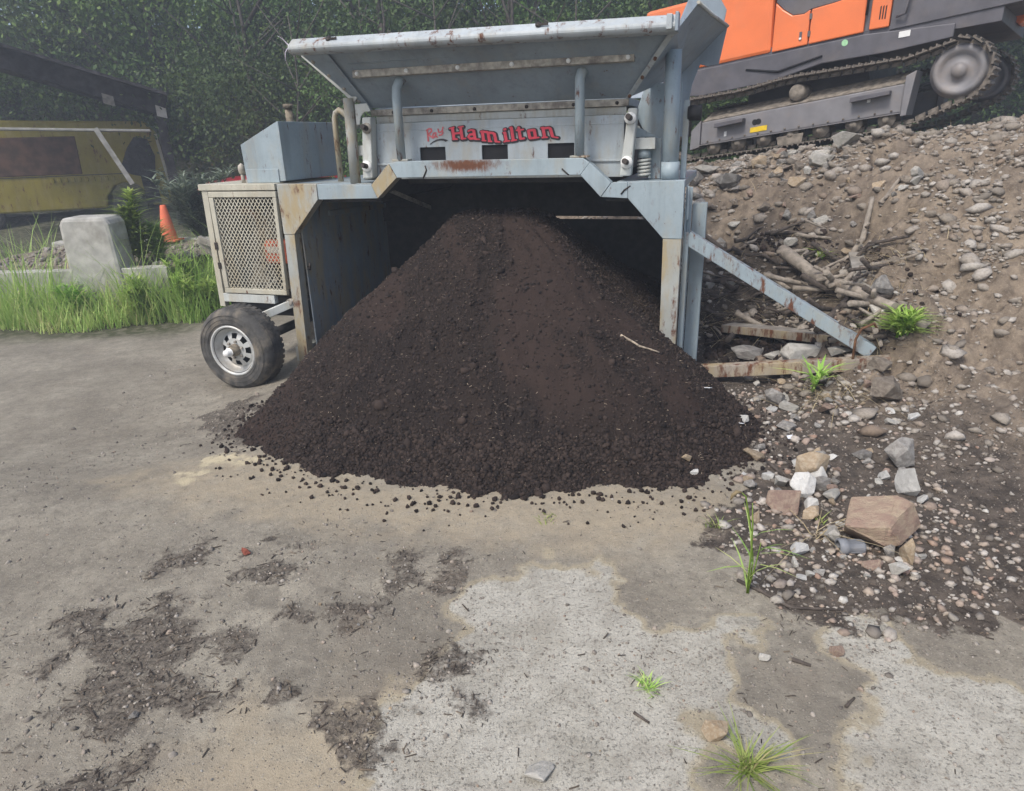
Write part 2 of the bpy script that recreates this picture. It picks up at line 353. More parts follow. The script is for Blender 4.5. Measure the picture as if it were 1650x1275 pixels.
_R = np.array([_raylen(t) for t in _th]); _R = np.convolve(np.r_[_R[-9:-1], _R, _R[1:9]], np.ones(17) / 17, 'valid')
def heap(x, y):
    dx, dy = x - APEX[0], y - APEX[1]; Rr0 = np.arctan2(dy, dx); sx_ = np.sign(dx) * np.maximum(np.abs(dx) - .27 * np.exp(-(dx * dx + dy * dy) / .5), 0); r_ = np.hypot(sx_, dy); Rr = np.interp(Rr0, _th, _R)
    rho = r_ / Rr + .05 * fbm(x, y, 2.0, 3, 70) * sst(.3, .9, r_ / Rr) + .025 * fbm(x, y, 9, 2, 73) * sst(.7, 1, r_ / Rr)
    h = HTOP * np.interp(rho, [0, .06, .14, .3, .6, .85, .97, 1.03, 1.2], [1, .995, .955, .80, .47, .19, .035, -.02, -.06])
    h = h - .22 * sst(-1.2, -2.8, x) * sst(3.2, 5.2, y) * sst(.3, 1, rho)
    du = (x - 1.32) * .951 - (y - 5.24) * .309; dv = (x - 1.32) * .309 + (y - 5.24) * .951; h = np.where((du > -.13) & (dv > .02), -.6, h)      # the right leg and wall hold it in
    return h + (.06 * fbm(x, y, 2.6, 4, 80) + .03 * fbm(np.arctan2(dy, dx) * 3.2, rho * .8, 3.0, 3, 81)) * sst(1.0, .75, rho) * sst(.02, .25, rho) + .014 * fbm(x, y, 24, 3, 84)
def surf(x, y):
    x, y = np.asarray(x, float), np.asarray(y, float); return np.maximum(rough_land(x, y), heap(x, y))

def at(px, py):
    """where the ray of a photograph pixel meets the ground or the heap: used to survey the positions of loose things"""
    d = FW + RX * ((px - 825) / FPX) + DN * ((py - 637.5) / FPX); t = np.linspace(1, 30, 1900)
    X, Y_, Z = d.x * t, d.y * t, EYE + d.z * t; h = Z - np.maximum(land(X, Y_), heap(X, Y_)); i = int(np.argmax(h < 0)); i = max(i, 1)
    f = h[i - 1] / (h[i - 1] - h[i]); tt = t[i - 1] + f * (t[1] - t[0])
    x, y = d.x * tt, d.y * tt
    return Vector((x, y, float(surf(np.array([x]), np.array([y]))[0]))), tt / FPX       # point, metres per photo pixel there

# ground shader ----------------------------------------------------
t = NT('yard_ground'); co = t.co
n1 = t.noise(1.5, 7, .66); n2 = t.noise(9, 6, .65); n3 = t.noise(70, 4, .7); n4 = t.noise(230, 3, .7)
A_ = {k: t.attr(k) for k in ('pale', 'litter', 'soil', 'tan', 'damp', 'cream', 'bank', 'green')}
def frayed(a, sc, amt, lo=.42, hi=.62): return t.ramp(t.math('ADD', a, t.math('MULTIPLY', t.math('SUBTRACT', t.noise(sc, 9, .72), .5), amt)), lo, hi)
RAWP = A_['pale']; A_['pale'] = frayed(RAWP, 9, 2.0); A_['damp'] = frayed(A_['damp'], 7, 1.4, .3, .7); A_['soil'] = frayed(A_['soil'], 12, 1.6, .35, .65); A_['litter'] = frayed(A_['litter'], 14, 1.8, .35, .75)
grey = t.mix(t.ramp(n1, .3, .7), (.195, .177, .146), (.315, .291, .241))
grey = t.mix(t.math('MULTIPLY', t.ramp(n2, .42, .7), .6), grey, (.165, .148, .126))
grey = t.mix(t.math('MULTIPLY', t.ramp(t.noise(28, 6, .7), .5, .68), .55), grey, (.135, .12, .103))
grey = t.mix(t.math('MULTIPLY', t.ramp(t.noise(45, 6, .7, t.mapped((1, 1, 1), (4, 2, 0))), .52, .7), .5), grey, (.37, .345, .295))
vz = t.voro(105); sepv = t.n('ShaderNodeSeparateColor'); t.l(vz.outputs['Color'], sepv.inputs[0])
peb = t.math('MULTIPLY', t.ramp(vz.outputs['Distance'], .42, .25), t.ramp(sepv.outputs[0], .72, .76)); pebc = t.mix(sepv.outputs[1], (.10, .088, .075), (.42, .39, .34))
col = t.mix(t.math('MULTIPLY', A_['tan'], t.ramp(n2, .2, .6, .35, .9)), grey, (.335, .288, .215))
col = t.mix(t.math('MULTIPLY', A_['damp'], t.ramp(n2, .25, .7, .3, .75)), col, (.165, .15, .126))
# bare concrete: pale paste with pits, sand and grime between
pit = t.ramp(t.noise(75, 8, .8), .55, .66); blot = t.ramp(t.noise(6, 5, .6), .42, .68)
conc = t.mix(t.math('MULTIPLY', pit, t.ramp(t.noise(4, 4, .6), .3, .7, .35, .9)), (.425, .41, .365), (.185, .17, .14)); conc = t.mix(t.math('MULTIPLY', t.ramp(t.noise(190, 4, .7), .5, .66), .28), conc, (.25, .235, .2)); conc = t.mix(t.math('MULTIPLY', blot, .45), conc, (.265, .248, .21))
conc = t.mix(t.math('MULTIPLY', t.ramp(t.noise(1.7, 5, .65), .45, .62), .45), conc, (.24, .225, .19))
conc = t.mix(t.math('MULTIPLY', t.ramp(t.noise(22, 6, .7), .55, .68), .6), conc, (.20, .18, .155))
col = t.mix(A_['pale'], col, conc)
rimm = t.math('MULTIPLY', t.ramp(RAWP, .02, .3), t.ramp(RAWP, .9, .5)); col = t.mix(t.math('MULTIPLY', rimm, .6), col, (.36, .315, .225))
col = t.mix(t.math('MULTIPLY', peb, t.ramp(A_['pale'], 0, 1, .75, .12)), col, pebc)
col = t.mix(t.math('MULTIPLY', A_['cream'], t.ramp(n2, .35, .6)), col, (.50, .44, .31))
lit = t.mix(t.ramp(n3, .35, .65), (.055, .048, .042), (.145, .125, .105))
col = t.mix(t.math('MULTIPLY', A_['litter'], t.ramp(t.noise(19, 6, .75), .3, .55, .15, .95)), col, lit)
soil = t.mix(t.ramp(n2, .3, .7), (.05, .043, .038), (.12, .10, .084)); soil = t.mix(t.math('MULTIPLY', t.ramp(n3, .55, .75), .5), soil, (.2, .175, .15))
col = t.mix(A_['soil'], col, soil)
bk = t.mix(t.ramp(n2, .3, .7), (.125, .10, .078), (.27, .222, .172)); bk = t.mix(t.math('MULTIPLY', t.ramp(n3, .5, .75), .6), bk, (.36, .31, .25))
bk = t.mix(t.math('MULTIPLY', t.ramp(t.noise(3.5, 5, .6), .5, .7), .5), bk, (.10, .082, .07))
col = t.mix(A_['bank'], col, bk)
dk = t.mix(t.ramp(n2, .3, .7), (.028, .024, .022), (.075, .062, .052)); col = t.mix(t.math('MULTIPLY', t.attr('hollow'), t.ramp(t.noise(8, 6, .7), .25, .5, .35, 1)), col, dk)
col = t.mix(t.math('MULTIPLY', A_['green'], t.ramp(n2, .3, .6, .4, 1)), col, (.055, .062, .03))
spk = t.ramp(n4, .60, .72); col = t.mix(t.math('MULTIPLY', spk, .22), col, (.07, .062, .055))
spk2 = t.ramp(t.noise(160, 2, .5), .66, .74); col = t.mix(t.math('MULTIPLY', spk2, .3), col, (.5, .47, .43))
gr = t.noise(135, 7, .82); col = t.mix(1.0, col, t.mix(gr, (.52, .51, .50), (1.46, 1.45, 1.43)), 'MULTIPLY')
mid = t.noise(17, 6, .7); col = t.mix(1.0, col, t.mix(mid, (.72, .71, .70), (1.27, 1.27, 1.26)), 'MULTIPLY')
hgt = t.math('ADD', t.math('MULTIPLY', n3, .6), t.math('MULTIPLY', n4, .4)); hgt = t.math('SUBTRACT', hgt, t.math('MULTIPLY', t.math('MULTIPLY', A_['pale'], pit), .5))
M['ground'] = t.fin(col, .93, 0, t.bump(t.math('ADD', hgt, t.math('MULTIPLY', peb, .4)), .8, .009), .2)

xs = np.r_[np.linspace(-42, -9, 34)[:-1], np.linspace(-9, -3.4, 60)[:-1], np.arange(-3.4, 5.0, .0185), np.linspace(5.0, 9, 55), np.linspace(9.3, 42, 34)]
ys = np.r_[np.linspace(-6, .7, 20)[:-1], np.arange(.7, 5.2, .0165), np.arange(5.2, 10.2, .036), np.linspace(10.3, 20, 70), np.linspace(20.5, 75, 60)]
GX, GY = np.meshgrid(xs, ys); gx, gy = GX.ravel(), GY.ravel(); gz = rough_land(gx, gy)
ni, nj = len(ys), len(xs); q = (np.arange(ni - 1)[:, None] * nj + np.arange(nj - 1)[None]).ravel()
Fq = np.stack([q, q + 1, q + 1 + nj, q + nj], 1)
bb, bt = bank_h(gx, gy); bank_a = sst(.03, .22, bt + .12 * fbm(gx, gy, 3, 4, 90))
near_litter = sst(.35, -.1, np.abs(bt - .16)) * sst(1.0, 2.0, gx) * 0
green_a = np.maximum(sst(-3.6, -4.2, gx + .25 * fbm(gx, gy, 2, 3, 95)) * sst(7.6, 8.3, gy + .5 * fbm(gx, gy, 1.2, 3, 96)), sst(13, 17, gy)) * (1 - bank_a)
hollow_a = np.clip(np.exp(-((gx - 2.15) ** 2 / .8 + (gy - 6.3) ** 2 / 1.1)) * 2.1 + .45 * fbm(gx, gy, 2.2, 4, 97) - .15, 0, 1) * (gx > 1) * sst(8.2, 7.4, gy)   # compost spilled into the hollow at the foot of the bank
ga = {'pale': pale_mask(gx, gy), 'litter': litter_mask(gx, gy), 'soil': soil_mask(gx, gy), 'tan': tan_mask(gx, gy), 'damp': damp_mask(gx, gy), 'cream': cream_mask(gx, gy), 'bank': bank_a, 'green': green_a, 'hollow': hollow_a}
fb = bank_a[Fq].mean(1) > .5
def sub(name, sel):
    f = Fq[sel]; u, inv = np.unique(f, return_inverse=True)
    o = np_mesh(name, np.stack([gx, gy, gz], 1)[u], inv.reshape(f.shape), M['ground'], None, {k: v[u] for k, v in ga.items()}, True)
    return tag(o, kind='structure')
fy_ = gy[Fq].mean(1)
sub('ground', ~fb & (fy_ < 19)); sub('dirt_bank', fb & (fy_ < 19)); sub('hillside', fy_ >= 19)

# compost heap -----------------------------------------------------
t = NT('compost'); n1 = t.noise(2.3, 5, .6, t.mapped((1, .45, 1))); n2 = t.noise(60, 4, .7); n3 = t.noise(260, 3, .7)
fine = t.attr('fine')
c = t.mix(t.ramp(n1, .35, .7), (.023, .018, .0165), (.034, .025, .021)); c = t.mix(t.math('MULTIPLY', fine, t.ramp(n2, .2, .6, .6, 1)), c, (.045, .031, .026))
c = t.mix(t.math('MULTIPLY', t.ramp(n2, .5, .75), .5), c, (.012, .010, .0095)); c = t.mix(t.math('MULTIPLY', t.ramp(n3, .70, .76), .5), c, (.3, .26, .22))
M['compost'] = t.fin(c, .95, 0, t.bump(t.math('ADD', n2, t.math('MULTIPLY', n3, .6)), .9, .012), .15)
hx = np.arange(-2.4, 2.0, .017); hy = np.arange(3.1, 8.0, .02); HX, HY = np.meshgrid(hx, hy); x_, y_ = HX.ravel(), HY.ravel(); hz = heap(x_, y_)
def fine_at(x, y): return sst(.02, .3, fbm(x * 1.5 + .4 * y, y * .6, 1.5, 3, 60) + .12) * sst(3.7, 4.1, y)
q = (np.arange(len(hy) - 1)[:, None] * len(hx) + np.arange(len(hx) - 1)[None]).ravel(); F4 = np.stack([q, q + 1, q + 1 + len(hx), q + len(hx)], 1)
F4 = F4[(hz[F4].max(1) > rough_land(x_[F4[:, 0]], y_[F4[:, 0]]) - .02)]
lv = (x_ + 1.91) * .951 - (y_ - 6.29) * .309           # keep inside the chute's left wall
F4 = F4[~((lv[F4].min(1) < .06) & (y_[F4].max(1) > 6.3))]
u_, inv = np.unique(F4, return_inverse=True)
heap_o = np_mesh('compost_heap', np.stack([x_, y_, hz], 1)[u_], inv.reshape(F4.shape), M['compost'], None, {'fine': fine_at(x_, y_)[u_]}, True)
tag(heap_o, 'dark brown heap of screened compost spilling out from under the machine', 'compost heap')
t = NT('compost_clod'); rv = t.attr('rnd')
c = t.mix(rv, (.015, .012, .0115), (.052, .038, .032)); M['clod'] = t.fin(c, .95, 0, t.bump(t.noise(150, 3), .6, .006), .2)
def on_heap(n, lo, hi):
    out = []
    while sum(len(o) for o in out) < n:
        x = rng.uniform(-2.2, 1.75, n); y = rng.uniform(3.25, 7.2, n); h = heap(x, y) - rough_land(x, y); g_ = fine_at(x, y)
        k = (h > lo) & (h < hi) & (rng.random(n) > .75 * g_) & ~(((x + 1.91) * .951 - (y - 6.29) * .309 < .05) & (y > 6.2))
        out.append(np.stack([x[k], y[k], surf(x[k], y[k])], 1))
    return np.concatenate(out)[:n]
ICO = [ico(1, .3, i) for i in range(4)]
p1 = on_heap(40000, .12, 9); p2 = on_heap(22000, -.004, .2)
s1 = rng.lognormal(math.log(.0058), .5, len(p1)); s2 = rng.lognormal(math.log(.0072), .42, len(p2))
sc = np.stack([np.r_[s1, s2] * rng.uniform(.8, 1.5, 62000), np.r_[s1, s2], np.r_[s1, s2] * rng.uniform(.6, 1, 62000)], 1)
o = scatter('clods', ICO, np.r_[p1, p2], sc, M['clod'], heap_o); tag(o, kind='stuff')
M['fleck'] = simple('pale_wood_fleck', (.40, .33, .25), .8, 0, .5, 40)
p3 = on_heap(1900, .02, 9); p3[:, 2] += .006; sc = np.stack([rng.uniform(.004, .012, 1900), rng.uniform(.002, .005, 1900), rng.uniform(.002, .004, 1900)], 1)
o = scatter('pale_flecks', [CHIP], p3, sc, M['fleck'], heap_o, rand_rot(1900, .5)); tag(o, kind='stuff')
hs = rng.normal(size=(16000, 2)) * np.array([.5, .55]) + np.array([2.2, 6.35]); kq = (hs[:, 0] > 1.55 + .31 * (hs[:, 1] - 5.24)) & (rng.random(16000) < sst(-.3, .25, fbm(hs[:, 0], hs[:, 1], 2.2, 4, 97))); kq &= bank_h(hs[:, 0], hs[:, 1])[1] < .45; hs = hs[kq]
s_ = rng.lognormal(math.log(.011), .5, len(hs)).clip(0, .04)
tag(scatter('spilled_compost', ICO, np.c_[hs, rough_land(hs[:, 0], hs[:, 1]) + s_ * .4], s_, M['clod']), 'dark compost spilled over the foot of the bank behind the brace', 'spilled compost', kind='stuff')
# clods that rolled clear of the toe
n = 520; th = rng.uniform(R(-160), R(-38), n); rr = np.interp(th, _th, _R) + np.abs(rng.normal(0, .16, n)) + .01
x = APEX[0] + np.cos(th) * rr; y = APEX[1] + np.sin(th) * rr; pz = rough_land(x, y); s_ = rng.lognormal(math.log(.0085), .45, n).clip(0, .017)
o = scatter('loose_clods', ICO, np.stack([x, y, pz + s_ * .5], 1), s_, M['clod']); tag(o, 'dark crumbs of compost rolled out onto the tan ground before the heap', 'compost crumbs', kind='stuff')

# gravel, grit and bark over the yard ------------------------------
def rndcol(name, stops, rough=.85, bump=.3):
    t = NT(name); q = t.n('ShaderNodeValToRGB'); t.l(t.attr('rnd'), q.inputs[0]); e = q.color_ramp.elements
    while len(e) < len(stops): e.new(.5)
    for i, c in enumerate(stops): e[i].position = i / max(1, len(stops) - 1); e[i].color = (*c, 1)
    return t.fin(t.mix(t.math('MULTIPLY', t.ramp(t.noise(60, 4), .4, .7), .4), q.outputs[0], (.10, .085, .07)), rough, 0, t.bump(t.noise(120, 3), bump, .004), .25)
M['grit'] = rndcol('grit', [(.11, .098, .086), (.24, .215, .185), (.17, .15, .13), (.36, .33, .29), (.27, .2, .15)])
M['bark'] = rndcol('bark_bits', [(.028, .022, .019), (.06, .046, .037), (.045, .038, .033), (.16, .125, .09)])
STN = [ico(1, .36, 10 + i) for i in range(6)]
def field(n, x0, x1, y0, y1, wt):
    out = []; c = 0
    while c < n:
        x = rng.uniform(x0, x1, n * 2); y = y0 + (y1 - y0) * rng.random(n * 2) ** 1.25; k = (rng.random(n * 2) < wt(x, y)) & (heap(x, y) < land(x, y)); out.append(np.stack([x[k], y[k]], 1)); c += k.sum()
    p = np.concatenate(out)[:n]; return np.c_[p, rough_land(p[:, 0], p[:, 1])]
clus = lambda x, y: sst(-.15, .45, fbm(x, y, 2.3, 3, 110))
p = field(16000, -3.6, 3.2, 1.15, 7.5, lambda x, y: np.clip(.18 + .55 * clus(x, y) + .9 * litter_mask(x, y) + .7 * soil_mask(x, y) - .45 * tan_mask(x, y), 0.05, 1))
s_ = rng.lognormal(math.log(.0038), .5, len(p)); tag(scatter('gravel', STN, p, np.stack([s_ * 1.2, s_, s_ * .7], 1), M['grit']), 'fine grey and tan grit lying over the yard', 'gravel', kind='stuff')
p = field(13000, -2.4, 3.0, 1.15, 6.0, lambda x, y: np.clip(.008 + .05 * clus(x, y) + 1.0 * litter_mask(x, y) + .75 * soil_mask(x, y), .008, 1)); p[:, 2] += .003
s_ = np.minimum(rng.lognormal(math.log(.0055), .5, len(p)), .02); tag(scatter('bark_litter', [CHIP], p, np.stack([s_ * rng.uniform(.8, 1.8, len(p)), s_ * .7, s_ * .5], 1), M['bark'], None, rand_rot(len(p), .5)), 'dark bark chips trodden into patches on the yard', 'bark litter', kind='stuff')
p = field(1500, 1.0, 3.0, 2.15, 5.6, lambda x, y: .9 * soil_mask(x, y) * sst(-.3, .3, fbm(x, y, 1.9, 3, 140))); s_ = rng.lognormal(math.log(.0105), .45, len(p)).clip(0, .03); p[:, 2] += s_ * .25
M['rubble2'] = rndcol('mixed_small_stones', [(.16, .14, .12), (.36, .33, .29), (.26, .2, .16), (.5, .48, .44), (.3, .2, .15), (.4, .36, .3)])
tag(scatter('small_rubble', STN, p, np.stack([s_ * 1.3, s_, s_ * .7], 1), M['rubble2'], None, rand_rot(len(p), .6)), 'small mixed stones scattered over the dark soil at the right', 'rubble', kind='stuff')
# stony rubble over the bank face
n = 10500; s0 = rng.uniform(-1.2, 5.5, n * 4); d0 = rng.uniform(-5, .25, n * 4); x = 2.75 + s0 * .766 + d0 * .643; y = 9.5 - s0 * .643 + d0 * .766
bk_, bt_ = bank_h(x, y); k = (bt_ > .03) & (bt_ < 1.06) & (rng.random(n * 4) < .10 + .9 * sst(.0, .3, fbm(x, y, 1.6, 3, 120)) + np.where(bt_ > .84, .8, 0) + .18); x, y = x[k][:n], y[k][:n]
s_ = rng.lognormal(math.log(.014), .65, len(x)).clip(0, .07); M['rubble'] = rndcol('rubble', [(.15, .13, .108), (.33, .295, .255), (.22, .19, .155), (.44, .41, .37), (.2, .15, .11)])
tag(scatter('rubble', STN + [ico(1, .4, 77)], np.stack([x, y, rough_land(x, y) + s_ * .2], 1), np.stack([s_ * 1.4, s_, s_ * .65], 1), M['rubble'], None, rand_rot(len(x), .6)), 'small broken stones strewn over the dirt bank', 'rubble', kind='stuff')
# ------------------------------------------------------------------ the screening machine (local axes: x along it, y into it, z up)
mach = empty('screening_machine', (1.3204, 5.2406, 0), R(-18))
tag(mach, 'rusty blue grey topsoil screening machine with hopper standing over the compost heap', 'screening machine')
def P_(name, mb, mat, parent=None, bevel=.004, label=None):
    o = mb.build(name, M[mat] if isinstance(mat, str) else mat, parent or mach, bevel)
    if label: o['label'] = label
    return o
# front arch
P_('leg', MB().hexa([(-3.555, 0, -.3), (-3.452, 0, -.3), (-3.452, .1, -.3), (-3.555, .1, -.3)], [(-3.513, 0, 1.128), (-3.406, 0, 1.128), (-3.406, .1, 1.128), (-3.513, .1, 1.128)]), 'leg', label='left front leg streaked with yellow stains')
P_('leg', MB().hexa([(-.125, 0, -.15), (0, 0, -.15), (0, .1, -.15), (-.125, .1, -.15)], [(-.141, 0, 1.138), (-.003, 0, 1.138), (-.003, .1, 1.138), (-.141, .1, 1.138)]), 'leg', label='right front leg with rust and yellow stains')
P_('gusset_plate', MB().prism([(-3.515, 1.131), (-3.518, 1.566), (-3.115, 1.563), (-3.118, 1.433), (-3.404, 1.131)], -.004, .1), 'leg')
P_('gusset_plate', MB().prism([(-.141, 1.141), (-.415, 1.436), (-.42, 1.558), (-.003, 1.566), (-.001, 1.141)], -.004, .1), 'blue')
P_('low_beam', MB().prism([(-3.112, 1.433), (-3.112, 1.562), (-2.585, 1.552), (-2.535, 1.442)], .001, .1), 'beam')
P_('slant_beam', MB().prism([(-2.533, 1.442), (-2.583, 1.552), (-2.405, 1.718), (-2.34, 1.607)], -.003, .1), 'leg')
P_('top_beam', MB().prism([(-2.338, 1.607), (-2.402, 1.72), (-2.325, 1.735), (-.765, 1.735), (-.715, 1.70), (-.787, 1.612)], 0, .1), 'beam', label='top beam with a patch worn down to dark rust')
P_('slant_beam', MB().prism([(-.785, 1.612), (-.713, 1.70), (-.548, 1.553), (-.626, 1.448)], -.003, .1), 'blue')
P_('low_beam', MB().prism([(-.624, 1.448), (-.546, 1.552), (-.423, 1.557), (-.418, 1.438)], .001, .1), 'blue')
for us in (((-2.1, 1.60), (-2.065, 1.665), (-2.075, 1.70)), ((-.93, 1.66), (-.89, 1.625), (-.875, 1.612)), ((-.47, 1.47), (-.445, 1.50), (-.40, 1.53))):
    P_('weld_bead', MB().tube([(a, -.003, b) for a, b in us], .006, 6), 'bolt', bevel=0)
# chute: inner walls, back, decks
P_('side_wall', MB().box(-3.404, -3.39, .1, 1.85, -.3, 1.43), 'wall')
P_('side_wall', MB().box(-.137, -.125, .1, 1.85, -.15, 1.43), 'wall')
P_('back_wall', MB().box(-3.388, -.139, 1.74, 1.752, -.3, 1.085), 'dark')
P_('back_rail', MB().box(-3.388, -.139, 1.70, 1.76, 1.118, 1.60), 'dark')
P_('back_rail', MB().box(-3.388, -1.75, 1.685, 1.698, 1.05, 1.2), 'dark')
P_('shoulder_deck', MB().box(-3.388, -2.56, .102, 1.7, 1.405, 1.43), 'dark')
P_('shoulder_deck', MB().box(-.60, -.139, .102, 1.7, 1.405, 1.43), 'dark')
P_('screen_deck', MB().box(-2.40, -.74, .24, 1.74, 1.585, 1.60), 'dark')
for k in range(5): P_('deck_rib', MB().box(-2.38, -.76, .3 + .3 * k, .33 + .3 * k, 1.54, 1.583), 'dark')
for s_, u0, u1 in ((-1, -2.56, -2.40), (1, -.60, -.74)):
    P_('deck_side', MB().plate([(u0, .103, 1.43), (u1, .103, 1.60), (u1, 1.72, 1.60), (u0, 1.72, 1.43)], .01 * s_), 'dark')
P_('liner_rail', MB().beam((-3.37, .55, 1.26), (-3.37, 1.72, 1.22), .03, .05), 'wall')
P_('skid', MB().beam((-3.49, .1, -.12), (-3.49, 1.8, -.12), .10, .12), 'dark')
P_('slit_light_bar', MB().beam((-2.5, .15, 1.50), (-2.5, 1.0, 1.27), .02, .035), M['bar'])  # pale bar in place of light coming through a slit
P_('lug', MB().tube([(-3.395, .12, .82), (-3.36, .10, .80), (-3.35, .10, .86)], .012, 8), 'bolt', bevel=0)
# screen box front with its lettering and three openings
px0, px1, zt, zb, v0 = -2.625, -.492, 2.034, 1.585, .20
ops = [(-2.205, -1.972, 1.733, 1.838), (-1.651, -1.427, 1.730, 1.843), (-1.094, -.878, 1.727, 1.843)]
m = MB(); cut = px0
for a, b, c, d in ops:
    m.box(cut, a, v0, v0 + .012, zb, zt); m.box(a, b, v0, v0 + .012, zb, c); m.box(a, b, v0, v0 + .012, d, zt); cut = b
m.box(cut, px1, v0, v0 + .012, zb, zt); bmesh.ops.remove_doubles(m.bm, verts=m.bm.verts, dist=1e-4)
panel = P_('sign_panel', m, 'sign', bevel=0)
for a, b, c, d in ops: P_('rubber_flap', MB().box(a - .02, b + .02, v0 + .02, v0 + .03, c - .02, d + .02), 'black', panel, 0)
P_('panel_fold', MB().prism([(.1985, 1.978), (.1975, 1.973), (.1997, 1.968), (.1997, 1.98)], px0 + .01, px1 - .01, 0), 'sign', panel, 0)
P_('panel_foot', MB().box(px0, px1, .185, .199, 1.70, 1.716), 'sign', panel, .002)
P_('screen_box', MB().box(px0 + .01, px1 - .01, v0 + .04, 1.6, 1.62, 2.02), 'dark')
# lettering, cut as vinyl: X, Y are sign units mapped to metres
def sgn(X, Y): px, py = 660 + X / 5.893, 190 + Y / 5.893; return (-2.274 + (px - 660) * .00524 + (-.00044 * (py - 190)) * (1 - (px - 660) / 280), 2.071 - (px - 660) * .000178 - (py - 190) * (.00492 - .00035 * (px - 660) / 280))
def vinyl(name, strokes, grow, mat, v, cell=2.6):
    pts = [p for s in strokes for p in s[1]]; X0 = min(p[0] for p in pts) - 50; X1 = max(p[0] for p in pts) + 50; Y0 = min(p[1] for p in pts) - 50; Y1 = max(p[1] for p in pts) + 50
    X, Y = np.meshgrid(np.arange(X0, X1, cell), np.arange(Y0, Y1, cell)); D = np.full(X.shape, 1e9)
    for hw, pl in strokes:
        hws = hw if isinstance(hw, tuple) else (hw, hw); L = len(pl) - 1
        for i in range(L):
            a, b = np.array(pl[i], float), np.array(pl[i + 1], float); e = b - a; t = np.clip(((X - a[0]) * e[0] + (Y - a[1]) * e[1]) / (e @ e + 1e-9), 0, 1)
            h = hws[0] + (hws[1] - hws[0]) * (i + t) / L; D = np.minimum(D, np.hypot(X - a[0] - e[0] * t, Y - a[1] - e[1] * t) - h)
    D -= grow; m = MB(); ny, nx = D.shape; cache = {}
    def vert(k, x, y):
        if k not in cache: u, z = sgn(x, y); cache[k] = m.bm.verts.new((u, v, z))
        return cache[k]
    for j in range(ny - 1):
        for i in range(nx - 1):
            c = [(j, i), (j, i + 1), (j + 1, i + 1), (j + 1, i)]
            if min(D[q] for q in c) >= 0: continue
            poly = []
            for k in range(4):
                a, b = c[k], c[(k + 1) % 4]; da, db = D[a], D[b]
                if da < 0: poly.append(vert(a, X[a], Y[a]))
                if (da < 0) != (db < 0): f = da / (da - db); poly.append(vert((min(a, b), max(a, b)), X[a] + (X[b] - X[a]) * f, Y[a] + (Y[b] - Y[a]) * f))
            if len(poly) >= 3:
                try: m.bm.faces.new(poly)
                except ValueError: pass
    o = m.build(name, M[mat], panel); return o
H = 15; T = 8
ham = [(H, [(432, 98), (447, 192)]), (H, [(512, 92), (528, 190)]), (10, [(440, 148), (525, 138)]), (T, [(403, 100), (445, 88)]), (T, [(437, 200), (478, 198)]), (T, [(492, 88), (535, 80)]), (T, [(520, 195), (560, 192)]),
       (10, [(588, 122), (612, 112), (640, 117)]), (H, [(640, 122), (652, 190)]), (T, [(652, 198), (692, 200)]), (12, [(642, 150), (602, 156), (588, 176), (606, 194), (645, 190)]),
       (H, [(722, 130), (735, 205)]), (12, [(730, 130), (768, 132)]), (H, [(778, 142), (792, 212)]), (12, [(788, 138), (828, 142)]), (H, [(838, 152), (853, 216)]), (T, [(855, 222), (888, 224)]), (T, [(706, 128), (722, 124)]), (T, [(722, 211), (756, 213)]), (T, [(782, 219), (812, 220)]),
       (H, [(938, 142), (950, 210)]), (T, [(922, 138), (940, 134)]), (T, [(930, 222), (980, 214)]), (12, [(932, 108), (940, 106)]),
       (H, [(998, 96), (1016, 205)]), (T, [(982, 92), (1000, 86)]), (T, [(1000, 214), (1045, 206)]),
       (H, [(1066, 94), (1082, 188)]), (T, [(1045, 116), (1108, 108)]), (10, [(1082, 196), (1118, 190)]),
       (12, [(1160, 118), (1202, 112)]), (H, [(1156, 122), (1170, 184)]), (H, [(1210, 116), (1222, 176)]), (12, [(1172, 190), (1222, 184)]), (T, [(1226, 186), (1252, 182)]),
       (H, [(1290, 98), (1304, 172)]), (T, [(1272, 94), (1292, 88)]), (12, [(1296, 98), (1345, 92)]), (H, [(1356, 102), (1376, 168)]), (T, [(1378, 176), (1425, 184)]), (T, [(1284, 184), (1328, 180)])]
vinyl('letter_outline', [(h, [(x + 5, y + 5) for x, y in p]) for h, p in ham], 12, 'ink', v0 - .005, 3.2)  # dark outline printed behind the red letters
vinyl('lettering', ham, -1, 'red', v0 - .008)
vinyl('script_lettering', [(6.5, [(180, 112), (190, 214)]), (5.5, [(172, 118), (196, 102), (220, 104), (224, 124), (186, 158)]), (5.5, [(188, 156), (214, 172), (238, 188)]), (5, [(258, 140), (242, 144), (234, 164), (242, 182), (256, 178), (266, 150)]), (5, [(266, 138), (266, 170), (280, 180)]), (5, [(288, 106), (294, 132), (310, 136), (326, 122), (336, 88)]), (5, [(330, 110), (336, 140), (322, 158), (300, 162)])], 2, 'redthin', v0 - .005)
vinyl('swoosh', [((3, 7), [(210, 246), (245, 222), (280, 208), (315, 202)]), ((7, 9), [(315, 202), (345, 204), (362, 212)]), ((9, 1), [(362, 210), (384, 210)])], 1, 'ink', v0 - .005)
# ledge rail between screen box and hopper
P_('hopper_floor', MB().box(-2.64, -.47, .29, 1.6, 2.10, 2.155), 'hop')
P_('ledge_rail', MB().box(-2.665, -.472, .262, .30, 2.096, 2.147), 'bar')
P_('dust_strip', MB().box(-2.63, -.49, .285, .30, 2.037, 2.094), 'pale')
for u in (-2.45, -2.1, -1.72, -1.28, -.9, -.56): P_('bolt_head', MB().lathe([(0, -.012), (.013, -.012), (.014, 0)], (u, .262, 2.12), (0, 1, 0), 8), 'bolt', bevel=0)
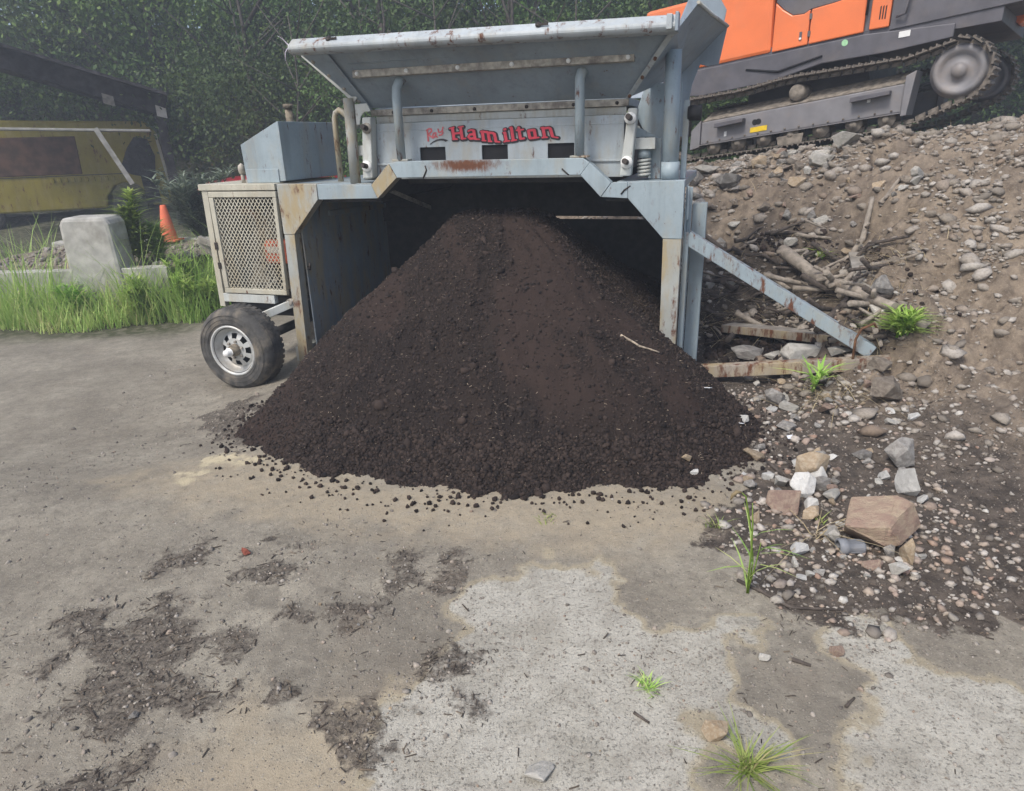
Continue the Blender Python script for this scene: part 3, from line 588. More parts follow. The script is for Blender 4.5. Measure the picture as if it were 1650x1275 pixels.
# hopper: front flare, its bolted edges, rolled rim, strip, side wings
P_('hopper_front', MB().plate([(-2.70, .28, 2.16), (-.46, .28, 2.15), (-.088, -.20, 2.55), (-3.0, -.20, 2.575)], -.008), 'hop')
P_('edge_flange', MB().plate([(-2.705, .272, 2.160), (-2.645, .272, 2.147), (-2.75, -.2, 2.556), (-2.99, -.212, 2.566)], .008), 'hop')
P_('edge_flange', MB().plate([(-.50, .262, 2.147), (-.462, .262, 2.147), (-.087, -.215, 2.54), (-.135, -.215, 2.54)], .008), 'rim')
for f in (.12, .36, .6, .84):
    P_('bolt_head', MB().lathe([(0, -.02), (.016, -.02), (.018, 0)], (-2.70 - .255 * f, .258 - .47 * f, 2.178 + .39 * f), (0, .55, .6), 6), 'bar', bevel=0)
for f in (.06, .35, .62): P_('bolt_head', MB().lathe([(0, -.016), (.012, -.016), (.013, 0)], (-.482 + .372 * f, .252 - .475 * f, 2.142 + .395 * f), (0, .55, .6), 6), 'rust', bevel=0)
m = MB(); prof = [(-.262, 2.655), (-.338, 2.60), (-.342, 2.572), (-.318, 2.545), (-.20, 2.540), (-.20, 2.60)]
m.hexa([(-3.005, a, b) for a, b in prof], [(-.085, a + .005, b - .035) for a, b in prof]); rim = P_('hopper_rim', m, 'rim', bevel=.012)
P_('rim_clip', MB().box(-.155, -.118, -.35, -.235, 2.522, 2.612), 'rim', rim)
P_('rim_clip', MB().box(-.10, -.078, -.345, -.235, 2.51, 2.622), 'hop', rim)
for u, z in ((-2.66, 2.628), (-1.02, 2.612)):
    P_('rim_latch', MB().lathe([(0, -.012), (.022, -.01), (.024, 0)], (u, -.302, z), (0, .75, -.65), 10).beam((u, -.31, z), (u + .07, -.31, z), .012, .014), 'bolt', rim, 0)
P_('bolted_strip', MB().prism([(-.04, 2.43), (-.045, 2.376), (.01, 2.372), (-.015, 2.43)], -2.635, -.398, 0), 'bar', label='tarnished flat bar bolted across the hopper front')
P_('stiffener', MB().prism([(-.085, 2.478), (-.092, 2.470), (-.07, 2.462), (-.062, 2.475)], -2.64, -.40, 0), 'hop')
for k in range(6): P_('bolt_head', MB().lathe([(0, -.014), (.016, -.012), (.017, 0)], (-2.59 + k * .43, -.043, 2.402), (0, 1, 0), 8), 'zinc', bevel=0)
P_('side_wing', MB().plate([(-.45, .30, 2.165), (-.094, -.20, 2.535), (-.036, .1, 2.776), (.009, .1, 2.724), (.19, 1.0, 2.676), (-.15, 1.0, 2.346)], .01), 'hop')
P_('wing_lip', MB().tube([(.012, .09, 2.728), (.10, .55, 2.70), (.192, 1.0, 2.68)], .012, 8), 'pale', bevel=0)
P_('rear_wing', MB().plate([(.19, 1.004, 2.674), (.143, 1.004, 2.405), (.056, 1.004, 2.396), (-.004, 1.004, 2.413), (-.06, 1.004, 2.26), (-.111, 1.004, 1.862), (-.30, 1.004, 1.862), (-.30, 1.004, 2.2), (-.19, 1.004, 2.36), (-.14, 1.004, 2.40), (.14, 1.004, 2.66)], .012), 'hop')
P_('wing_extension', MB().plate([(-.07, 1.02, 2.95), (.09, 1.02, 2.93), (.174, 1.02, 2.80), (.162, 1.02, 2.715), (.02, 1.02, 2.60), (-.2, 1.02, 2.6)], .012), 'hop')
P_('hopper_back', MB().plate([(-2.65, 1.6, 2.2), (-.40, 1.6, 2.2), (-.25, 1.95, 2.75), (-2.9, 1.95, 2.75)], .012), 'hop')
P_('hopper_side', MB().plate([(-2.64, .30, 2.16), (-2.62, 1.6, 2.2), (-2.85, 1.95, 2.72), (-2.97, -.18, 2.57)], .01), 'hop')
P_('inner_plate', MB().plate([(-.47, .56, 2.0), (-.385, .56, 2.26), (-.10, .56, 2.26), (-.10, .56, 1.57), (-.38, .56, 1.57), (-.40, .56, 1.72), (-.32, .56, 1.86)], .012), 'blue')
P_('torn_skirt', MB().plate([(-.47, .50, 2.03), (-.44, .50, 2.03), (-.325, .50, 1.80), (-.345, .50, 1.75), (-.45, .50, 1.86)], .008), 'dark')
P_('torn_skirt', MB().plate([(-.435, .47, 1.96), (-.41, .47, 1.95), (-.345, .47, 1.82), (-.36, .47, 1.76), (-.39, .47, 1.80)], .006), 'pale')
# posts
m = MB().tube([(-2.815, .15, 1.555), (-2.80, .15, 2.24)], .046, 18); post = P_('post', m, 'leg', bevel=0)
P_('post_arm', MB().plate([(-2.765, .15, 2.20), (-2.835, .15, 2.27), (-3.19, .12, 2.575), (-3.17, .12, 2.60), (-2.80, .15, 2.33), (-2.72, .15, 2.24)], .05), 'pale')
P_('post_tab', MB().plate([(-2.745, .14, 2.19), (-2.63, .14, 2.195), (-2.60, .14, 2.13), (-2.66, .14, 2.13), (-2.70, .14, 2.09), (-2.715, .14, 2.03), (-2.745, .14, 2.03)], .01), 'pale')
post = P_('post', MB().tube([(-.128, .17, 1.56), (-.145, .17, 2.45)], .058, 20), 'blue', bevel=0)
P_('post_collar', MB().tube([(-.128, .17, 1.565), (-.128, .17, 1.69)], .069, 20), 'blue', post, 0)
P_('square_post', MB().box(-.062, -.02, .28, .34, 1.56, 2.12), 'blue')
P_('square_post', MB().box(-.30, -.215, .30, .34, 1.56, 1.86), 'blue')
P_('jack_sleeve', MB().tube([(-.03, .31, 2.03), (.07, .31, 2.03)], .055, 16), 'dark', bevel=0)
for pts in ([(-2.30, .035, 1.745), (-2.297, .03, 2.22), (-2.29, .03, 2.29), (-2.27, .045, 2.335), (-2.25, .09, 2.36)], [(-.80, .035, 1.752), (-.80, .03, 2.22), (-.80, .03, 2.285), (-.79, .045, 2.33), (-.78, .09, 2.355)]):
    tb = P_('prop_tube', MB().tube(pts, .037, 18), 'blue', bevel=0)
    P_('foot_plate', MB().box(pts[0][0] - .07, pts[0][0] + .07, .003, .097, 1.737, 1.752), 'leg', tb, .003)
# rocker arms with washers, springs
for u0, u1, z0, z1, w_, dark in ((-2.71, -2.615, 1.60, 2.085, (-2.655, 1.70), (-2.62, 2.0)), (-.50, -.415, 1.595, 2.075, (-.447, 1.695), (-.43, 2.005))):
    arm = P_('rocker_arm', MB().hexa([(u0, .09, z0), (u1, .09, z0), (u1, .19, z0), (u0, .19, z0)], [(u0 + .05, .09, z1), (u1 + .035, .09, z1), (u1 + .035, .19, z1), (u0 + .05, .19, z1)]), 'pale', bevel=.01)
    for (a, b), r_, tm in ((w_, .045, 'zinc'), (dark, .043, 'zinc' if u0 > -1 else 'bar')):
        wa = P_('washer', MB().lathe([(.0, -.012), (r_, -.012), (r_, 0)], (a, .088, b), (0, 1, 0), 20), tm, arm, 0)
        P_('pin', MB().tube([(a, .08, b), (a - .008, .02, b + .012)], .021, 12), 'bolt', arm, 0)
for u, z0 in ((-2.72, 1.565), (-.335, 1.565)):
    pts = [(u + .045 * math.cos(k * .5), .25 + .045 * math.sin(k * .5), z0 + .012 + k * .0021) for k in range(64)]
    sp_ = P_('spring', MB().tube(pts, .011, 6), 'pale', bevel=0)
    P_('spring_cap', MB().tube([(u, .25, z0 + .155), (u, .25, z0 + .215)], .052, 14), 'blue', sp_, 0)
    P_('spring_bracket', MB().box(u - .09, u + .085, .18, .32, z0 + .218, z0 + .30), 'pale', sp_)
P_('spring_gusset', MB().prism([(-.42, 1.868), (-.42, 1.94), (-.37, 1.93), (-.25, 1.868)], .30, .31), 'blue')
# outer legs and outrigger on the right
P_('channel_post', MB().box(.004, .012, .102, .27, .0, 1.52).box(.012, .045, .262, .27, .0, 1.50).box(.012, .045, .102, .11, .0, 1.18), 'blue')
P_('corner_gusset', MB().prism([(.1, 1.52), (.33, 1.33), (.33, 1.27), (.1, 1.27)], .014, .03, 0), 'blue')
P_('beam_post', MB().box(.045, .155, .34, .352, -.02, 1.37).box(.095, .105, .352, .45, -.02, 1.37).box(.045, .155, .45, .462, -.02, 1.37), 'blue')
P_('diagonal_brace', MB().beam((.03, .16, 1.135), (1.44, .16, .30), .10, .105, (0, 1, 0)), 'brace')
P_('tie_beam', MB().beam((-.0, .05, .058), (1.56, .05, .255), .085, .095), 'tierust')
# engine end: tank, bonnet, guard door, engine
P_('engine_hood', MB().prism([(-3.915, 1.565), (-3.925, 1.90), (-3.515, 2.082), (-3.50, 2.082), (-3.50, 1.585)], .12, 1.02), 'blue')
P_('hood_foot', MB().box(-3.90, -3.56, .108, .118, 1.572, 1.69), 'blue')
P_('exhaust_pipe', MB().tube([(-3.60, .45, 1.95), (-3.60, .45, 2.20)], .034, 14).tube([(-3.60, .45, 2.20), (-3.60, .45, 2.235)], .046, 14), 'engine', bevel=0)
P_('filler_elbow', MB().tube([(-4.0, .18, 1.56), (-4.0, .18, 1.66)], .018, 10).lathe([(0, .055), (.03, .03), (.034, 0), (.026, -.04), (0, -.05)], (-4.0, .18, 1.69), (0, 0, 1), 12), 'bar', bevel=0)
P_('guard_cap', MB().box(-4.36, -3.535, -.012, .95, 1.515, 1.57), 'cream')
P_('guard_post', MB().hexa([(-4.36, 0, .43), (-4.30, 0, .43), (-4.30, .06, .43), (-4.36, .06, .43)], [(-4.34, 0, 1.513), (-4.275, 0, 1.513), (-4.275, .06, 1.513), (-4.34, .06, 1.513)]), 'cream')
P_('guard_sill', MB().box(-4.30, -3.72, -.004, .05, .48, .56), 'pale')
P_('guard_floor', MB().box(-4.28, -3.53, .06, 1.0, .42, .47), 'dark')
P_('guard_side', MB().box(-4.275, -4.265, .07, 1.0, .47, 1.512), 'cream')
P_('guard_back', MB().box(-4.26, -3.53, .95, .96, .47, 1.512), 'dark')
dr = [(-4.262, .585), (-3.57, .585), (-3.535, 1.50), (-4.262, 1.50)]
door = P_('guard_door', MB().prism([(-4.264, .57), (-3.572, .57), (-3.568, .615), (-4.264, .615)], -.012, .03).prism([(-4.264, 1.455), (-3.536, 1.455), (-3.534, 1.505), (-4.264, 1.505)], -.012, .03).prism([(-4.264, .617), (-4.215, .617), (-4.215, 1.453), (-4.264, 1.453)], -.012, .03).prism([(-3.60, .617), (-3.568, .617), (-3.538, 1.453), (-3.575, 1.453)], -.012, .03), 'cream')
m = MB(); w_, h_ = .040, .060; nx, nz = 16, 15
for r_ in range(nz * 2):
    for c_ in range(nx + 1):
        z0 = .613 + r_ * h_ / 2 * .93; z1 = z0 + h_ / 2 * .93; a = -4.216 + (c_ + (.5 if r_ % 2 else 0)) * w_
        for d_ in (-.5, .5):
            b = a + d_ * w_
            if min(a, b) < -4.225 or max(a, b) > -3.60 + .034 * (z0 - .613) / .84 + .012: continue
            m.beam((a, .004, z0), (b, .004 + .004 * d_, z1), .0075, .004, (0, 1, 0))
P_('expanded_mesh', m, 'cream', door, 0)
P_('door_hinge', MB().box(-4.285, -4.25, -.022, -.013, .80, .86).box(-4.285, -4.25, -.022, -.013, .98, 1.05), 'bolt', door)
eng = P_('engine_block', MB().box(-4.15, -3.60, .30, .85, .48, 1.05).box(-4.05, -3.75, .25, .7, 1.05, 1.32).tube([(-3.95, .2, .75), (-3.95, .30, .75)], .13, 18).tube([(-4.1, .22, .62), (-4.1, .30, .62)], .07, 14), 'engine', bevel=.02)
for k in range(9):
    a = rng.uniform(-4.18, -3.7); z0 = rng.uniform(.6, 1.2)
    P_('hose', MB().tube([(a, .2, z0), (a + rng.uniform(-.1, .1), .15, z0 - .12), (a + rng.uniform(-.15, .15), .2, z0 - .25 + rng.uniform(0, .4))], rng.uniform(.008, .018), 8), 'bar' if k % 2 else 'bolt', eng, 0)
cov = P_('air_cleaner', MB().box(-3.83, -3.56, .09, .20, .84, 1.06), 'orangebox', eng, .03, 'orange red cover with a pale plate'); P_('name_plate', MB().box(-3.79, -3.66, .084, .0885, .945, 1.0), 'plate', eng, .002)
P_('pale_elbow', MB().tube([(-4.15, .15, 1.30), (-3.95, .13, 1.34), (-3.85, .13, 1.24)], .035, 10), 'rust', eng, 0)
P_('upright_pipe', MB().tube([(-3.12, .42, 1.55), (-3.115, .42, 2.09), (-3.10, .42, 2.14), (-3.06, .42, 2.165), (-3.02, .42, 2.14), (-2.88, .42, 2.02)], .026, 12), 'leg', bevel=0)
P_('pulley', MB().lathe([(.0, -.02), (.13, -.02), (.14, 0), (.13, .02), (0, .02)], (-2.95, .75, 1.64), (.3, 1, 0), 24), 'dark', bevel=0)
P_('deck_plate', MB().box(-3.51, -2.64, .11, 1.7, 1.50, 1.558), 'blue')
P_('deck_plate', MB().box(-.52, -.01, .11, 1.7, 1.50, 1.556), 'blue')
# flagging tied to the rim's left end
M['tape'] = simple('pale_flagging_tape', (.62, .58, .68), .6, 0, .1, 30)
# road wheel, axle
whl = empty('wheel', (-3.85, -.52, .165)); whl.parent = mach
W = .235; Ro = .385; prof = [(.205, .0), (.225, -.012), (.27, -.022), (.325, -.02), (.358, .0), (.378, .03), (Ro, .06), (Ro, W - .06), (.378, W - .03), (.35, W), (.27, W + .015), (.215, W)]
tyre = P_('tyre', MB().lathe(prof, (0, 0, 0), (0, 1, 0), 56), 'rubber', whl, 0)
m = MB()
for k in range(44):
    for row, sh in ((.055, 0), (.115, .5), (.17, 0)):
        a = (k + sh) / 44 * 2 * math.pi; d = .036; r0, r1 = Ro - .006, Ro + .0025
        q = [(r0 * math.cos(a), row, r0 * math.sin(a)), (r0 * math.cos(a + d * 2.6), row, r0 * math.sin(a + d * 2.6)), (r0 * math.cos(a + d * 2.6), row + .045, r0 * math.sin(a + d * 2.6)), (r0 * math.cos(a), row + .045, r0 * math.sin(a))]
        m.hexa(q, [(x * r1 / r0, y, z * r1 / r0) for x, y, z in q])
P_('tread', m, 'rubber', whl, 0)
for k in range(3): P_('sidewall_rib', MB().lathe([(.255 + .035 * k, -.0185 - .002 * (k == 1)), (.258 + .035 * k, -.0255), (.263 + .035 * k, -.0185 - .002 * (k == 1))], (0, 0, 0), (0, 1, 0), 56), 'rubber', whl, 0)
rimo = P_('rim', MB().lathe([(.235, -.014), (.228, -.022), (.216, -.018), (.210, .0), (.198, .022), (.195, .045), (.178, .06), (.172, .068)], (0, 0, 0), (0, 1, 0), 56), 'wheel', whl, 0)
m = MB()
def ring(r0, y0, r1, y1, a0, a1, n):
    for k in range(n):
        b0 = a0 + (a1 - a0) * k / n; b1 = a0 + (a1 - a0) * (k + 1) / n
        m.face([(r0 * math.cos(b0), y0, r0 * math.sin(b0)), (r1 * math.cos(b0), y1, r1 * math.sin(b0)), (r1 * math.cos(b1), y1, r1 * math.sin(b1)), (r0 * math.cos(b1), y0, r0 * math.sin(b1))])
ring(.172, .068, .15, .05, 0, 2 * math.pi, 48); ring(.105, .032, .055, .03, 0, 2 * math.pi, 48)
for k in range(8):
    a = k * math.pi / 4 + .2; ring(.15, .05, .105, .032, a, a + .36, 4)
P_('spoke_disc', m, 'wheel', whl, 0)
P_('brake_drum', MB().lathe([(0, .085), (.165, .085), (.17, .16)], (0, 0, 0), (0, 1, 0), 32), 'black', whl, 0)
hub = P_('hub', MB().lathe([(.056, .03), (.052, -.015), (.046, -.02), (.042, -.06)], (0, 0, 0), (0, 1, 0), 28), 'engine', whl, 0)
P_('hub_cap', MB().lathe([(.0, -.115), (.026, -.112), (.032, -.10), (.033, -.062), (.042, -.06)], (0, 0, 0), (0, 1, 0), 24), 'zinc', whl, 0)
for k in range(6):
    a = k * math.pi / 3 + .3; P_('lug_nut', MB().tube([(.078 * math.cos(a), .03, .078 * math.sin(a)), (.078 * math.cos(a), .008, .078 * math.sin(a))], .011, 6), 'bar', whl, 0)
P_('axle', MB().tube([(-3.85, -.38, .165), (-3.85, 1.2, .165)], .045, 12), 'dark', bevel=0)
P_('axle_strut', MB().beam((-3.52, .03, .50), (-4.0, -.28, .30), .045, .07), 'pale')
P_('strut_pin', MB().tube([(-3.555, -.02, .505), (-3.555, .05, .505)], .03, 12), 'bar', bevel=0)
P_('frame_rail', MB().box(-4.25, -3.56, .25, .35, .30, .41), 'dark')
P_('frame_rail', MB().box(-3.66, -3.56, .12, .6, -.12, .02), 'pale')
P_('rubble_slab', MB().box(-3.95, -3.57, .75, 1.25, -.2, .12), 'roller')
# ------------------------------------------------------------------ excavator on top of the bank (local axes: x along its track, y away from the yard, z up)
exc = empty('excavator', (2.75, 9.5, 0), math.atan2(-.643, .766))
tag(exc, 'orange tracked excavator with dark skirt parked on top of the dirt bank', 'excavator')
def E_(name, mb, mat, parent=None, bevel=.006, label=None):
    o = mb.build(name, M[mat], parent or exc, bevel)
    if label: o['label'] = label
    return o
zb_ = lambda s: 1.755 + .13 * s; zt_ = lambda s: 2.03 + .137 * s
for w0, far in ((0.0, 0), (2.0, 1)):
    tr = E_('track_frame', MB().prism([(-.20, zb_(-.2)), (2.14, zb_(2.14)), (2.14, zt_(2.14)), (-.20, zt_(-.2))], w0, w0 + .34), 'exg', bevel=.012)
    tr0 = tr if not far else tr0
    E_('bottom_flange', MB().prism([(-.20, zb_(-.2) - .012), (2.14, zb_(2.14) - .012), (2.14, zb_(2.14) - .002), (-.20, zb_(-.2) - .002)], w0 - .03, w0 + .33), 'exg', tr, 0)
    E_('end_plate', MB().prism([(-.34, 1.66), (-.203, 1.70), (-.203, 2.03), (-.33, 1.90)], w0 - .02, w0 + .3), 'exg', tr); E_('end_plate', MB().prism([(2.143, 1.99), (2.20, 2.00), (2.24, 2.45), (2.143, 2.40)], w0 - .03, w0 + .3), 'exg', tr)
    E_('idler', MB().lathe([(0, -.02), (.06, -.02), (.07, .01), (.09, .03), (.17, .035), (.19, .0), (.24, 0), (.245, .03), (.275, .05), (.275, .28), (.24, .33), (0, .33)], (2.62, w0 + .04, 2.42), (0, 1, 0), 28), 'exg', tr, 0)
    E_('sprocket', MB().lathe([(0, 0), (.22, 0), (.28, .05), (.28, .28), (.22, .33), (0, .33)], (-.75, w0 + .0, 1.95), (0, 1, 0), 28), 'roller', tr, 0)
    E_('carrier_roller', MB().lathe([(0, -.03), (.085, -.03), (.095, 0), (.095, .3), (0, .3)], (.97, w0 + .06, 2.30), (0, 1, 0), 24), 'roller', tr, 0)
    E_('frame_top', MB().plate([(-.19, w0 + .02, zt_(-.19) + .004), (2.13, w0 + .02, zt_(2.13) + .004), (2.13, w0 + .36, zt_(2.13) + .13), (-.19, w0 + .36, zt_(-.19) + .13)], .01), 'roller', tr, 0)
    if not far:
        for s in (-.03, .30, .63, .96, 1.30, 1.66, 2.0):
            E_('track_roller', MB().lathe([(0, -.03), (.035, -.03), (.04, 0), (.088, .005), (.09, .1), (.06, .11), (.06, .22), (.09, .23), (.09, .32), (0, .32)], (s, w0 + .02, zb_(s) - .052), (0, 1, 0), 20), 'roller', tr, 0)
        E_('track_guard', MB().prism([(.80, 1.80), (1.12, 1.85), (1.11, 1.74), (.83, 1.69)], w0 - .01, w0 + .01), 'roller', tr)
        for s, d in ((.02, .37), (1.62, .40)):
            E_('step', MB().prism([(s, zt_(s) - .045), (s + d, zt_(s + d) - .045), (s + d, zt_(s + d) - .09), (s, zt_(s) - .10)], w0 - .11, w0 - .002), 'exd', tr)
        E_('frame_hole', MB().tube([(.51, w0 - .003, 1.985), (.51, w0 + .01, 1.985)], .035, 16).tube([(.555, w0 - .003, 1.992), (.555, w0 + .01, 1.992)], .035, 16), 'black', tr, 0)
        E_('sticker', MB().plate([(.46, w0 - .004, 1.862), (.67, w0 - .004, 1.89), (.67, w0 - .004, 1.95), (.46, w0 - .004, 1.92)], .003), 'yellowst', tr, 0)
        for s, z in ((.12, 1.86), (1.78, 2.18)): E_('sticker', MB().plate([(s, w0 - .004, z - .035), (s + .035, w0 - .004, z - .03), (s + .035, w0 - .004, z + .03), (s, w0 - .004, z + .025)], .003), 'whitest', tr, 0)
    # shoes: top run sagging between sprocket, carrier roller and idler, then the ground run
    top = [(-.75, 2.235), (-.3, 2.29), (.3, 2.35), (.75, 2.44), (1.0, 2.475), (1.5, 2.515), (2.13, 2.57), (2.62, 2.715)]
    path = top[:-1] + [(2.62 + .30 * math.sin(a), 2.42 + .30 * math.cos(a)) for a in np.linspace(0, 2.75, 10)] + [(2.2, zb_(2.2) - .15)] + [(q_, zb_(q_) - .155) for q_ in (1.5, .8, .1, -.4)] + [(-.75 - .29 * math.sin(a), 1.95 - .29 * math.cos(a)) for a in np.linspace(.2, 3.0, 9)]
    P2 = np.array(path + path[:1]); seg_ = np.r_[0, np.cumsum(np.hypot(*np.diff(P2, axis=0).T))]; nn_ = int(seg_[-1] / .125); tt_ = np.linspace(0, seg_[-1], nn_, endpoint=False)
    loop = list(zip(np.interp(tt_, seg_, P2[:, 0]), np.interp(tt_, seg_, P2[:, 1])))
    ctr = Vector((.93, 0, 2.2)); shoe = None
    for k in range(len(loop)):
        a, b = loop[k], loop[(k + 1) % len(loop)]; d = Vector((b[0] - a[0], 0, b[1] - a[1])); ang = math.atan2(d.z, d.x)
        if shoe is None:
            shoe = MB().prism([(-.056, 0), (.056, 0), (.056, .014), (.03, .016), (.024, .038), (.012, .038), (.008, .016), (-.026, .016), (-.03, .03), (-.042, .03), (-.056, .014)], 0, .42).prism([(-.06, -.055), (.045, -.055), (.05, -.012), (-.05, -.012)], .12, .16).build('track_shoe', M['track'], exc, 0); o = shoe
        else: o = shoe.copy(); COL.objects.link(o)
        o.parent = exc; o.location = (a[0], w0 - .04, a[1]); o.rotation_euler = (0, -ang, 0)
# undercarriage and skirt
for k in range(14):
    s = -.1 + k * .165; E_('frame_bolt', MB().lathe([(0, -.014), (.012, -.012), (.013, 0)], (s, -.002, zb_(s) + .028), (0, 1, 0), 6), 'track', tr0, 0)
for pts in ([(.3, .095, 2.60), (.7, .085, 2.55), (1.2, .09, 2.68)], [(1.62, .10, 3.05), (1.63, .085, 3.4), (1.62, .1, 3.7)]): E_('hose', MB().tube(pts, .012, 8), 'black', bevel=0)
E_('door_hinge', MB().box(1.0, 1.03, .106, .113, 2.90, 2.96).box(1.0, 1.03, .106, .113, 3.08, 3.14), 'exd', None, .002)
E_('undercarriage', MB().prism([(.2, 2.0), (1.7, 2.15), (1.6, 2.68), (.2, 2.6)], .5, 1.9), 'exd')
E_('side_skirt', MB().prism([(-1.2, 2.36), (-.3, 2.33), (.6, 2.44), (1.2, 2.60), (1.9, 2.66), (2.5, 2.75), (2.5, 2.88), (1.62, 2.862), (-.01, 2.68), (-1.2, 2.56)], .10, .14), 'exd', bevel=.01)
E_('upper_deck', MB().prism([(-1.25, 2.5), (2.9, 2.86), (2.9, 3.0), (-1.25, 2.7)], .145, 2.3), 'exd')
E_('counterweight', MB().prism([(-1.3, 2.58), (-.05, 2.695), (.58, 2.768), (.56, 3.31), (.56, 3.75), (-.2, 3.70), (-.45, 3.47), (-1.15, 3.41)], .12, 2.3), 'exo', bevel=.04, label='orange tail end with rounded edges')
d1 = E_('service_door', MB().prism([(.592, 2.770), (1.005, 2.818), (1.0, 3.185), (.93, 3.145), (.80, 3.145), (.68, 3.22), (.59, 3.30)], .115, .2), 'exo', bevel=.012)
E_('door_handle', MB().box(.905, .935, .108, .114, 2.87, 2.96), 'exd', d1, .002); E_('handle_button', MB().lathe([(0, -.006), (.014, -.004), (.015, 0)], (.92, .107, 2.885), (0, 1, 0), 10), 'zinc', d1, 0)
E_('service_door', MB().prism([(1.018, 2.82), (1.605, 2.885), (1.60, 3.29), (1.25, 3.22), (1.015, 3.185)], .115, .2), 'exo', bevel=.012)
E_('hood_panel', MB().prism([(.592, 3.305), (.682, 3.224), (.802, 3.15), (.93, 3.15), (1.0, 3.19), (1.25, 3.225), (1.60, 3.295), (1.60, 3.8), (.592, 3.75)], .135, 2.2), 'exd')
gp = E_('vent_pillar', MB().prism([(1.66, 2.90), (1.86, 2.915), (1.86, 3.9), (1.66, 3.85)], .112, .2), 'exo', bevel=.012)
for k in range(3): E_('vent_slot', MB().prism([(1.752 + k * .027, 2.995), (1.764 + k * .027, 2.995), (1.764 + k * .027, 3.13), (1.752 + k * .027, 3.12)], .108, .1135), 'black', gp, 0)
E_('door_gap', MB().prism([(1.608, 2.885), (1.658, 2.89), (1.658, 3.85), (1.608, 3.8)], .14, .2), 'exd')
E_('sticker', MB().tube([(1.43, .097, 2.795), (1.43, .10, 2.795)], .034, 18), 'greenst', bevel=0)
E_('sticker', MB().plate([(1.98, .097, 2.79), (2.09, .097, 2.80), (2.09, .097, 2.86), (1.98, .097, 2.85)], .003), 'whitest', bevel=0)
E_('cab_wall', MB().prism([(1.87, 2.88), (3.25, 3.04), (3.22, 3.35), (1.87, 3.2)], .125, 1.2), 'exd')
cabf = E_('cab_frame', MB().prism([(1.87, 3.2), (1.97, 3.21), (1.97, 4.6), (1.87, 4.6)], .125, 1.2).prism([(3.10, 3.34), (3.22, 3.35), (3.0, 4.7), (2.9, 4.65)], .125, 1.2).prism([(1.87, 4.55), (3.0, 4.65), (3.0, 4.75), (1.87, 4.65)], .125, 1.2), 'exd')
E_('window', MB().prism([(1.972, 3.22), (3.09, 3.345), (2.9, 4.6), (1.972, 4.55)], .14, .15), 'glass', cabf, 0)
E_('seat', MB().box(2.2, 2.6, .4, .8, 3.1, 3.35).box(2.15, 2.27, .4, .8, 3.35, 4.0), 'black', cabf, .03)
E_('grab_rail', MB().tube([(1.93, .09, 3.0), (2.02, .06, 3.02), (2.06, .06, 3.4)], .014, 8), 'exd', cabf, 0)
E_('boom', MB().beam((2.7, 1.5, 3.1), (4.6, 1.5, 5.6), .4, .6), 'exo', bevel=.03)
# ------------------------------------------------------------------ things at the left, behind the verge
def zl(x, y): return float(land(np.array([x]), np.array([y]))[0])
M['concrete'] = simple('old_concrete', (.40, .39, .36), .9, 0, .2, 6, .4, .006, (.20, .18, .14), .6)
M['char'] = simple('charred_timber', (.028, .026, .028), .85, 0, .6, 8, .6, .02, (.16, .15, .16), .35)
M['yellow'] = paint('scorched_yellow_paint', (.29, .235, .025), .7, .4, None, 2.7)
M['soot'] = simple('sooty_brown_panel', (.10, .055, .035), .8, 0, .4, 5)
M['redcar'] = simple('red_car_paint', (.45, .02, .035), .3, 0, .05, 4, .02)
M['cone'] = simple('faded_orange_cone_rubber', (.72, .16, .075), .6, 0, .12, 6, .1, .003, (.35, .2, .14), .4)
M['lumber'] = simple('weathered_grey_lumber', (.23, .215, .19), .85, 0, .3, 12, .4, .004, (.2, .17, .14), .5)
# raised bed with a concrete kerb
bed = empty('raised_bed', (-5.7, 9.0, 0)); tag(bed, 'low raised bed of chippings edged with concrete behind the tall grass', 'raised bed')
m = MB(); m.box(-1.9, 1.22, .0, .16, -.3, .42); bm = m.bm; bmesh.ops.subdivide_edges(bm, edges=bm.edges[:], cuts=5)
for v in bm.verts: v.co += Vector((0, .02, .03)) * float(fbm(np.array([v.co.x * 2 + v.co.z]), np.array([v.co.y * 3]), 2, 3)[0])
m.build('front_kerb', M['concrete'], bed)
t = NT('chippings'); c = t.mix(t.noise(30, 4, .7), (.12, .095, .07), (.34, .29, .23)); M['chips'] = t.fin(c, .9, 0, t.bump(t.noise(45, 4), .8, .03))
X, Y = np.meshgrid(np.linspace(-1.9, 1.2, 50), np.linspace(.15, 2.6, 40)); Z = .40 + .05 * fbm(X, Y, 1.5, 3, 3) + .03 * fbm(X, Y, 9, 2, 5); q = (np.arange(39)[:, None] * 50 + np.arange(49)[None]).ravel()
np_mesh('filling', np.stack([X.ravel(), Y.ravel(), Z.ravel()], 1), np.stack([q, q + 1, q + 51, q + 50], 1), M['chips'], bed, smooth=True)
m = MB(); m.box(-1.9, 3.2, 2.6, 2.85, -.2, .47); m.box(1.25, 3.0, 2.3, 2.58, -.2, .50); m.build('rear_kerb', M['concrete'], bed, .03)
ps = np.stack([rng.uniform(-1.8, 1.1, 500), rng.uniform(.2, 2.5, 500), np.full(500, .42)], 1); s_ = rng.lognormal(math.log(.02), .5, 500); tag(scatter('chip', STN, ps, np.stack([s_ * 1.4, s_, s_ * .6], 1), M['rubble'], bed), kind='stuff')
cb = empty('concrete_block', (-5.6, 9.15, 0)); tag(cb, 'upright pale concrete block with rounded top beside the goldenrod', 'concrete block')
MB().prism([(-.16, -.2), (.56, -.2), (.52, 1.0), (.47, 1.09), (-.08, 1.09), (-.13, 1.0)], -.18, .25).build('block', M['concrete'], cb, .05)
